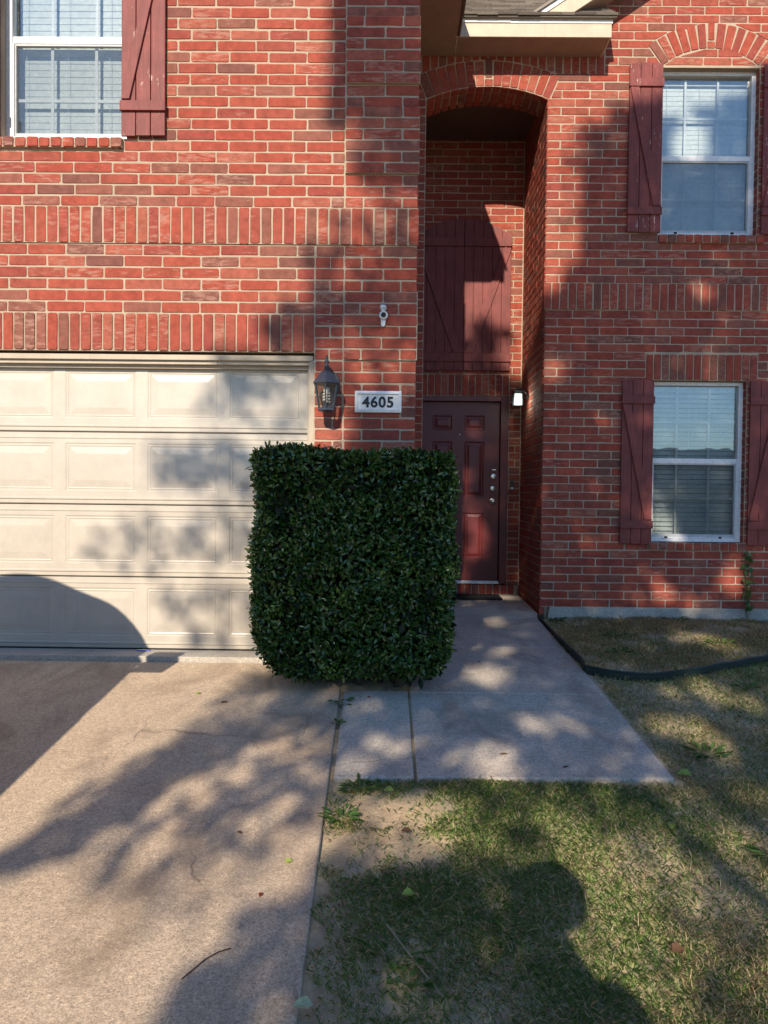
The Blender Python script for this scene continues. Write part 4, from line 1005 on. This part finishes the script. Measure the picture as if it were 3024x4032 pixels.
s = MB(); s.tube([(.00, 2.55, soil_z(0, 2.55)+.045), (.09, 2.40, soil_z(.09, 2.4)+.03), (.17, 2.26, soil_z(.17, 2.26)+.02)], .003, 5); o = s.build('twig', m_simple('dry_stalk', (.27,.22,.14), .8)); setp(o, 'pale dry stalk lying in the shaded lawn', 'twig')
s = MB(); s.prism([(-1.80+.055*math.cos(a), 5.585+.022*math.sin(a)) for a in [2*math.pi*i/18 for i in range(18)]], frame((0, 0, 0), (1, 0, 0), (0, 1, 0), (0, 0, 1)), .002, .007, 0)
s.prism([(-1.815+.04*math.cos(a), 5.584+.012*math.sin(a)) for a in [2*math.pi*i/14 for i in range(14)]], frame((0, 0, 0), (1, 0, 0), (0, 1, 0), (0, 0, 1)), .007, .009, 1)
o = s.build('plastic_lid', [m_simple('blue_plastic', (.10,.12,.55), .4), WHITE], bevel=.003); setp(o, 'small blue and white plastic lid at the foot of the garage door', 'lid')
# ------------------------------------------------------------------ what stands behind the photographer and throws the shadows
BARK = m_simple('tree_bark', (.10,.075,.05), .95, .1, 0, .6)
TL = m_leaf('tree_leaf', [(0, (.035,.085,.02)), (.5, (.055,.12,.028)), (1, (.09,.16,.04))], .5, .35, .3)
DENS = "i1k7z1e7n1d7e1h7|i1j7k1d7l1e7l1f7f1g7|h1k7j1f0m9h5g1f7g1f7|g1k7j1g0m9a5a1b4d5f1g7g1f7|f1k7j1h0g9a2e9a5a0a1a4e5d1h7g1f7|e1k7i1k0i9a1b9a5c0f5c1h7g1f7|d1l7h1h0c4a0b9a0i9a5c0f5b7a1h7g1f7|c1m7g1f0g4b0j9d0g5j7g1f7|b1m7g1b0b9b0c4b8c4b0i9a5d0b5b4c5j7g1f7|a1k7i1c0c9a0c4c8b4b0a5c1f5c0c5c4c5j7e1g7|k7f1b7e0c9d4e8a4a5a1c5b0b5a8c0c5a1a5b4c5j7e1g7|k7f1a7f0d9c4e8a4b5e0c8b0c8a5a1q7c1h7|j7f1a7h0c9c4e8a4b5d0j8s7a1i7|j7f1h0a4c9c4e8f9k8r7c1h7|j7d1i0b4d9c4d8b2e9c1d9b2k9f7e1h7|j7c1k0a4e9c4b8a9a2a9b2b9d1d9b2a9b3b9b1d9d7h1g7|j7b1m0a4d9c4b8b9c2c9b1l9b1e9a7j1g7|g7d1o0b7d9b4a8p9b2c9c1e9k1g7|e7e1o0c7r9c0b2c9e1f9k1f7|e7c1q0d7q9c0e9d1h9j1f7|e7b1r0e7e9b1z9c9k1e7|e7a1s0h7q9a1h9d2d9o1|d7a1t0b7z9c9d3c2d9o1|c7v0b7o9b1l9e3g9n1|b7w0b7n9d1m9b3h9n1|a7z0n9d1x9m1|z0a0o9b1z9l1|z0a0z9q9l1|r0g7b0p9b3r9a1g9e1f7|r0g7b0p9b3q9d1f9j7|q0h7b0z9h9e1f9j7|p0i7b0z9h9d1h9i7|p0i7b0z9g9f1h9h7|t0b7e0z9f9e1j9h7|m0c6k0z9g9d1k9d1c7|j0h6a0e7c0o9a1z9g9c1c7|k0g6g7b0n9c1z9f9d1b7|k0g6g7b0n9c1z9g9c1b7|m0c6b0g7b0z9y9b1b7|s0f7b0z9y9c1a7|v0c7b0z9j9b2m9d1|o0i8g0a5z9a9c1e2k9d1|o0i8g0a5z9a9c1e9b0i9d1|o0i8g0a5z9a9b1e9d0h9d1|p0g8h0a5z9i9b0i9d1|t0b8b0d7c0a5f9g0v9b0i9d1|w0e7c0a5f9f0z9h9b7b1|s0i7c0a5t9b1x9c7a1|t0r7p9a3e9a2c3n9d7|t0a7c9n7p9a3e9b2a3o9c7a1|u0c9n7t9a1c2h9a2g9a7c1|z0l7t9a1c2h9a2g9d1|y0e9h7a0s9a1a9a2q9d1|y0j9c7b0t9a2q9d1|z0l9b0z9l9d1|z0c0i9b0z9l9d1|z0b0j8b0z9l9d1|z0b0j8b0z9l9d1|z0b0j8a0z9m9d1|z0b0j8a0z9m9d1|z0d0h7o9a1x9c1a7|z0d0h7o9a1x9c1a7|z0g0e7z9n9b1b7|z0l0z9n9a1c7|z0g0z9s9d7|z0f0o9b1p9a2l9d7|z0f0o9c1o9a2l9d7|z0g0n9b1p9a2l9d7|z0f0z9s9e7|z0d0z9i9c2i9e7|z0d0z9u9e7|z0d0z9j9a2j9e7|z0d0z9j9a2j9e7|z0d0z9u9e7|z0d0m9a0a9b0p9c2k9e7|z0d0m9f0n9c2k9d1a7|z0d0l9a2f0z9b9e1|z0d0k9b2f0a4z9a9e1|z0d0k9b2f0b4n9b5j9e1|z0d0k9b2f0b4z9e1|m0b1s7d1e9f0b4z9e1|m0a1t7d1b9i0b4z9c7b1|m0t7e1k0b4z9d7a1|m0t7e1k0b4z9d7a1|m0e7i1e7f1k0b4z9e7|m0s7f1k0b4z9e7|m0t7e1k0b4z9d7a1|m0u7c1a7k0b4z9d7a1|m0y7k0b4z9c7b1|m0q7a1g7k0b4z9e1|m0a1p7a1g7k0b4k9b0m9e1|m0b1n7d1e7k0b4j9d0l9e1|m0b1n7f1c7l0a4j9d0l9e1|m0b1n7i1p0f9e0l9d1a7|m0c1m7i1p0g9d0l9c1b7|m0c1m7i1u0c9b0m9a7a1c7|m0c1m7i1y0n9a7a1c7|m0c1l7j1z0b0k9e7|m0b1m7h1a7a1z0e0h9e7|m0b1l7f1e7z0l0a9e7"
rows = []
for ln in DENS.split('|'): rows.append(''.join(ln[i+1]*(ord(ln[i])-96) for i in range(0, len(ln), 2)))
CELL, X0, Z0 = .09, -5.4, 3.8
ta, te = math.tan(AZ), math.tan(EL)/math.cos(AZ)
tree = thing('yard_tree', (.6, -8.2, -1.19), 'leafy shade tree standing in the yard behind the photographer', 'tree')
pts = []
blob = npr.normal(0, 1, (12, 10))
for j, r_ in enumerate(rows):
    for i, ch in enumerate(r_):
        s_ = int(ch)/9
        if s_ == 0: continue
        lai = 4.6 if s_ > .95 else -math.log(max(.03, 1-s_*.93))
        k = npr.poisson(lai*CELL*CELL/.0026)
        if k == 0: continue
        a = npr.random((k, 2)); dd = blob[min(11, j//9), min(9, i//9)]*1.1+npr.normal(0, .7, k)
        x, z = X0+(i+a[:, 0])*CELL, Z0+(j+a[:, 1])*CELL
        dy = np.clip(dd, -2.2, 2.2)-1.2
        pts.append(np.stack([x+ta*dy, -6+dy, z-te*dy], 1))
P = np.concatenate(pts); n = len(P); print('tree leaves', n)
D = rand_unit(n)+np.array([0, 0, -.4]); NN = rand_unit(n)*.7+np.array([to_sun.x, to_sun.y, to_sun.z])*.9
leaves('crown', P, D, NN, npr.uniform(.065, .105, n), npr.uniform(.045, .068, n), TL, tree)
s = MB()
OFF = Vector((-.233, -1.2, .65)); base = Vector((.6, -8.2, -1.3)); fork = Vector((.85, -6.8, 3.0))+OFF
s.tube([base, base+Vector((.02, 0, .5)), Vector((.6, -8.1, 1.7)), fork], [.27, .21, .18, .16], 12); s.build('trunk', BARK, tree, smooth=True)
s = MB()
for tx, ty, tz in ((-.3, -5.8, 7.6), (.6, -6.6, 9.2), (-2.2, -6.4, 6.6), (-1.2, -5.4, 5.9), (-.3, -7.2, 10.2), (1.2, -5.2, 6.5), (-1.4, -6.0, 8.6), (1.4, -6.3, 8.2)):
    e = Vector((tx, ty, tz))+OFF; m1 = fork.lerp(e, .4)+Vector((rng.uniform(-.2, .2), rng.uniform(-.2, .2), .25)); m2 = fork.lerp(e, .72)+Vector((rng.uniform(-.2, .2), rng.uniform(-.2, .2), .15))
    s.tube([fork-Vector((0, 0, .2)), m1, m2, e], [.10, .06, .035, .012], 8)
    for q in range(5):
        b0 = m1.lerp(e, rng.uniform(.1, .9)); b1 = b0+Vector((rng.uniform(-.9, .9), rng.uniform(-.7, .7), rng.uniform(-.1, .7))); s.tube([b0, b0.lerp(b1, .5)+Vector((0, 0, .06)), b1], [.022, .014, .005], 5)
s.build('limbs', BARK, tree, smooth=True)
# trees across the street: what the window panes mirror
def street_tree(x, y, h, r_, nl, label):
    z0 = soil_z(x, y); t = thing('street_tree', (x, y, z0), label, 'tree', 'trees across the street')
    s = MB(); s.tube([(x, y, z0-.1), (x+.05, y, z0+h*.25), (x-.05, y+.1, z0+h*.5), (x, y, z0+h*.8)], [.25, .19, .13, .05], 9); s.build('trunk', BARK, t, smooth=True)
    nc = 26; C = rand_unit(nc)*np.array([r_, r_, r_*.85])*npr.uniform(.45, 1.0, (nc, 1))+np.array([x, y, z0+h*.66])
    k = npr.integers(0, nc, nl); P = C[k]+npr.normal(0, r_*.17, (nl, 3))
    leaves('crown', P, rand_unit(nl), rand_unit(nl), npr.uniform(.14, .26, nl), npr.uniform(.09, .15, nl), TL, t)
street_tree(10.0, -29, 10.5, 2.6, 6000, 'tall round crowned tree across the street to the right')
street_tree(25.0, -30, 9.0, 2.6, 5000, 'lower bushy tree across the street, farthest to the right')
street_tree(-14, -30, 8.5, 2.6, 5000, 'round tree across the street to the far left')

# house across the street, mirrored in the lower window
oh = thing('neighbour_house', (16, -38, -1.19), 'low brick house across the street behind the photographer', 'house')
s = MB(); s.box((4, -44, -1.2), (32, -36, 1.9)); s.build('wall', MORT, oh)
s = MB(); s.add([(3.3, -35.3, 1.85), (32.7, -35.3, 1.85), (29, -40, 4.6), (7, -40, 4.6), (3.3, -44.7, 1.85), (32.7, -44.7, 1.85)], [(0, 1, 2, 3), (4, 3, 2, 5), (0, 3, 4), (1, 5, 2), (0, 4, 5, 1)]); s.build('roof', SHINGLE, oh)
for x in (8, 13, 20, 26):
    s = MB(); s.box((x, -36.06, -.2), (x+1.6, -35.98, 1.3)); s.build('window', DARK, oh)
s = MB(); s.box((16.5, -36.06, -1.15), (17.5, -35.97, .95)); s.build('door', MAROON, oh)
# van parked on the driveway just outside the picture on the left
VAN = m_simple('silver_van_paint', (.34,.35,.36), .28, .5); VG = m_simple('dark_van_glass', (.015,.017,.02), .08, .6)
VX = -3.20; van = thing('parked_van', (VX, 1.2, gz(1.2)), 'silver van parked on the driveway facing the garage', 'van')
SL = .0915
def vp(hw, y, h): return (VX+hw, y, -.53+SL*y+h)
st = [(-1.25, .98, .45, .95, .80, 1.10), (-1.15, 1.05, .30, 1.2, .86, 1.95), (-.9, 1.08, .28, 1.2, .84, 2.12), (1.0, 1.09, .28, 1.2, .84, 2.17), (2.7, 1.09, .28, 1.2, .84, 2.19), (3.15, 1.09, .28, 1.2, .84, 2.19), (3.32, 1.08, .28, 1.2, .84, 2.0), (3.55, 1.04, .30, 1.16, .84, 1.48), (3.80, .95, .32, 1.05, .74, 1.18), (3.93, .80, .40, .85, .60, .98)]
s = MB(); R_ = []
for y, hw, lo_h, bh, rw, rh in st:
    up = lambda t: bh+(rh-bh)*t
    prof = [(0, lo_h), (hw*.8, lo_h), (hw*.97, lo_h+.12), (hw, (lo_h+bh)/2), (hw*.985, bh), (hw-(hw-rw)*.55, up(.44)), (rw, up(.60)), (rw*.86, up(.735)), (rw*.72, up(.80)), (rw*.52, up(.865)), (rw*.32, up(.955)), (rw*.15, up(1.0)), (0, up(1.012))]
    R_.append([vp(a, y, h) for a, h in prof]+[vp(-a, y, h) for a, h in prof[-2:0:-1]])
k = len(R_[0]); vs = [p for r_ in R_ for p in r_]; fs = []
for j in range(len(R_)-1):
    for i in range(k): q = (i+1) % k; fs.append((j*k+i, j*k+q, (j+1)*k+q, (j+1)*k+i))
fs += [tuple(range(k)), tuple(reversed(range((len(R_)-1)*k, len(R_)*k)))]
s.add(vs, fs); bo = s.build('body', VAN, van, smooth=True)
m_ = bo.modifiers.new('subd', 'SUBSURF'); m_.levels = 1; m_.render_levels = 1
def side_glass(y0, y1, name):
    for sg in (-1, 1):
        s = MB(); q = [vp(sg*1.062, y0, 1.26), vp(sg*1.062, y1, 1.26), vp(sg*.965, y1-.03, 1.58), vp(sg*.965, y0+.03, 1.58), vp(sg*.870, y1-.06, 1.74), vp(sg*.870, y0+.06, 1.74)]
        s.add(q+[(a-sg*.04, b, c) for a, b, c in q], [(0, 1, 2, 3), (3, 2, 4, 5), (9, 8, 7, 6), (11, 10, 8, 9)]); s.build(name, VG, van)
side_glass(2.0, 2.95, 'window'); side_glass(.7, 1.85, 'window'); side_glass(-.8, .55, 'window')
s = MB(); q = [vp(-.42, 3.40, 1.87), vp(.42, 3.40, 1.87), vp(.66, 3.45, 1.70), vp(.82, 3.70, 1.30), vp(-.82, 3.70, 1.30), vp(-.66, 3.45, 1.70)]; s.add(q+[(a, b-.06, c-.03) for a, b, c in q], [(0, 1, 2, 3, 4, 5), (11, 10, 9, 8, 7, 6)]+[(i, i+6, (i+1) % 6+6, (i+1) % 6) for i in range(6)]); s.build('windscreen', VG, van)
for sg in (-1, 1):
    s = MB(); a, b = 1.02, 1.20
    s.prism([(3.22, 1.22), (3.30, 1.22), (3.32, 1.44), (3.22, 1.45)], lambda u, v, n, sg=sg: Vector(vp(sg*n, u, v)), 1.07, 1.29); s.tube([vp(sg*.96, 3.24, 1.30), vp(sg*1.10, 3.27, 1.32)], .025, 6); s.build('wing_mirror', m_simple('black_plastic', (.02,.02,.022), .5), van, bevel=.012)
    s = MB(); s.lathe([(.10, .06), (.10, 0), (.085, -.04), (.05, -.05)], vp(sg*.60, 3.88, .84), 18, 'Y'); s.build('headlight', m_simple('lamp_lens', (.6,.6,.6), .15), van)
    for yy in (-.35, 2.75):
        c = vp(sg*.93, yy, .33); w_ = MB(); w_.lathe([(.20, -.11), (.32, -.11), (.345, -.08), (.345, .08), (.32, .11), (.20, .11)], c, 28, 'X'); wo = w_.build('wheel', RUBBER, van)
        w_ = MB(); w_.lathe([(.02, -.115), (.19, -.10), (.205, -.112), (.205, .112), (.19, .10), (.02, .115)], c, 20, 'X'); w_.build('rim', ALU, wo)

s = MB(); s.tube([vp(-.92, 3.80, .48), vp(-.60, 3.95, .46), vp(0, 3.98, .46), vp(.60, 3.95, .46), vp(.92, 3.80, .48)], .11, 10); s.build('bumper', m_simple('dark_bumper', (.05,.05,.052), .6), van, smooth=True)
s = MB()
for q in range(4): s.tube([vp(-.38, 3.955, .70+.05*q), vp(0, 3.975, .70+.05*q), vp(.38, 3.955, .70+.05*q)], .014, 6)
s.build('radiator_grille', BLACKMETAL, van)

# the photographer: one skinned body, arms raised to the phone
SKIN = m_simple('skin', (.42,.24,.16), .55, .4); SHIRT = m_simple('blue_tshirt', (.06,.09,.18), .9, .1); PANT = m_simple('dark_trousers', (.03,.033,.045), .9, .1); HAIR = m_simple('dark_hair', (.018,.013,.010), .6, .3)
gy = -.25; gb = gz(gy)-.002
ph = thing('person', (.0, gy, gb), 'person in blue shirt and dark trousers holding up a phone with both hands', 'person')
Hm = 2.0/1.80
def bp_(x, y, z): return (.0+x*Hm, gy+y*Hm, gb+z*Hm)
J = {}; ED = []; RAD = {}
def jt(nm, p, r_, link=None):
    J[nm] = len(J); PV.append(p); RV.append(r_)
    if link is not None: ED.append((J[link], J[nm]))
PV = []; RV = []
jt('pelvis', bp_(0, 0, .95), (.155, .115)); jt('waist', bp_(0, .01, 1.10), (.145, .105), 'pelvis'); jt('chest', bp_(0, .0, 1.30), (.165, .12), 'waist')
jt('neck0', bp_(0, -.01, 1.47), (.10, .085), 'chest'); jt('neck', bp_(0, .0, 1.54), (.075, .070), 'neck0'); jt('jaw', bp_(0, .03, 1.60), (.062, .072), 'neck'); jt('head', bp_(0, .015, 1.69), (.084, .096), 'jaw'); jt('crown', bp_(0, .005, 1.765), (.055, .066), 'head')
tip = []
for sg, nm in ((-1, 'l'), (1, 'r')):
    jt('sh'+nm, bp_(sg*.20, 0, 1.43), (.062, .06), 'chest'); jt('el'+nm, bp_(sg*.27, .05, 1.18), (.055, .055), 'sh'+nm)
    hx = sg*.062; wr = (hx+sg*.022, -.105, 1.105)
    jt('fa'+nm, ((bp_(sg*.27, .05, 1.18)[0]+wr[0])/2+sg*.015, (bp_(0, .10, 0)[1]+wr[1])/2, (bp_(0, 0, 1.17)[2]+wr[2])/2-.02), (.037, .035), 'el'+nm)
    jt('wr'+nm, wr, (.025, .020), 'fa'+nm); jt('pa'+nm, (hx+sg*.016, -.075, 1.14), (.030, .016), 'wr'+nm)
    jt('hp'+nm, bp_(sg*.095, 0, .90), (.092, .095), 'pelvis'); jt('kn'+nm, bp_(sg*.115, .02, .50), (.060, .062), 'hp'+nm); jt('ca'+nm, bp_(sg*.12, -.02, .33), (.052, .056), 'kn'+nm); jt('an'+nm, bp_(sg*.125, -.03, .09), (.036, .040), 'ca'+nm)
    jt('ft'+nm, bp_(sg*.14, .08, .035), (.038, .030), 'an'+nm); jt('to'+nm, bp_(sg*.155, .18, .026), (.034, .022), 'ft'+nm)
me = bpy.data.meshes.new('body'); me.from_pydata(PV, ED, []); me.update()
bd = bpy.data.objects.new('body', me); COL.objects.link(bd); adopt(bd, ph)
sk = bd.modifiers.new('skin', 'SKIN'); sk.use_smooth_shade = True
for i, r_ in enumerate(RV): me.skin_vertices[0].data[i].radius = (r_[0]*Hm, r_[1]*Hm) if r_[0] > .031 else r_
me.skin_vertices[0].data[0].use_root = True
ss = bd.modifiers.new('subd', 'SUBSURF'); ss.levels = 2; ss.render_levels = 2
k = NT('clothed_figure', .8, .2); sp = k.n('SeparateXYZ'); k.l(k.pos(), sp.inputs[0])
zc = k.ramp(k.math('DIVIDE', k.math('SUBTRACT', sp.outputs[2], gb), 2.0), [(0, (.05,.05,.05)), (.045, (.03,.033,.045)), (.525, (.06,.09,.18)), (.79, (.42,.24,.16))], 'CONSTANT')
arm = k.math('GREATER_THAN', sp.outputs[1], gy+.10); k.col(k.mix(k.math('MULTIPLY', arm, k.math('GREATER_THAN', sp.outputs[2], .5)), zc, (.42,.24,.16))); me.materials.append(k.mat)
for sg in (-1, 1):                                   # five fingers a hand, curled round the phone
    for q, (zz, ln, rr) in enumerate(((1.198, .060, .0080), (1.178, .068, .0085), (1.157, .064, .0083), (1.137, .052, .0072))):
        s = MB(); kx = sg*.078
        s.tube([(kx, -.072, zz-.012), (kx+sg*.010, -.050, zz-.004), (kx+sg*.004, -.028, zz), (kx-sg*.012, -.020, zz+.002)], [rr*1.1, rr, rr*.92, rr*.7], 8); s.build('finger', SKIN, ph, smooth=True)
    s = MB(); s.tube([(sg*.080, -.092, 1.120), (sg*.066, -.072, 1.150), (sg*.050, -.060, 1.172), (sg*.034, -.056, 1.178)], [.013, .011, .010, .007], 8); s.build('thumb', SKIN, ph, smooth=True)
s = MB(); hc = bp_(0, .005, 1.70); vs = []
for i in range(9):
    th = math.pi*.62*i/8
    for j in range(20):
        a = 2*math.pi*j/20; cut = 1.0 if math.sin(a) < .35 or th < .8 else .8/th
        t2 = th*cut; vs.append((hc[0]+.128*Hm*math.sin(t2)*math.cos(a), hc[1]-.004+.112*Hm*math.sin(t2)*math.sin(a), hc[2]+.135*Hm*math.cos(t2)))
s.add(vs, [(i*20+j, i*20+(j+1) % 20, (i+1)*20+(j+1) % 20, (i+1)*20+j) for i in range(8) for j in range(20)]); s.build('hair', HAIR, ph, smooth=True)
for sg in (-1, 1):
    s = MB(); c = bp_(sg*.036, .093, 1.685); s.lathe([(.001, -.012), (.009, -.008), (.012, 0), (.009, .008), (.001, .012)], c, 10); s.build('eye', m_simple('eye_white', (.6,.6,.58), .3), ph, smooth=True)
    s = MB(); c = bp_(sg*.082, .0, 1.675); s.lathe([(.004, -.034), (.012, -.02), (.014, .01), (.010, .03), (.003, .036)], c, 10); s.build('ear', SKIN, ph, smooth=True)
s = MB(); s.tube([bp_(0, .100, 1.69), bp_(0, .122, 1.655), bp_(0, .105, 1.642)], [.008, .016, .010], 8); s.build('nose', SKIN, ph, smooth=True)
s = MB(); s.tube([bp_(-.022, .098, 1.612), bp_(0, .106, 1.612), bp_(.022, .098, 1.612)], .006, 6); s.build('mouth', m_simple('lips', (.30,.11,.09), .5), ph, smooth=True)
s = MB(); s.box((-.075, -.048, 1.095), (.078, -.038, 1.205)); o = s.build('smartphone', BLACKMETAL, bevel=.004); setp(o, 'black smartphone held up sideways in two hands', 'phone')
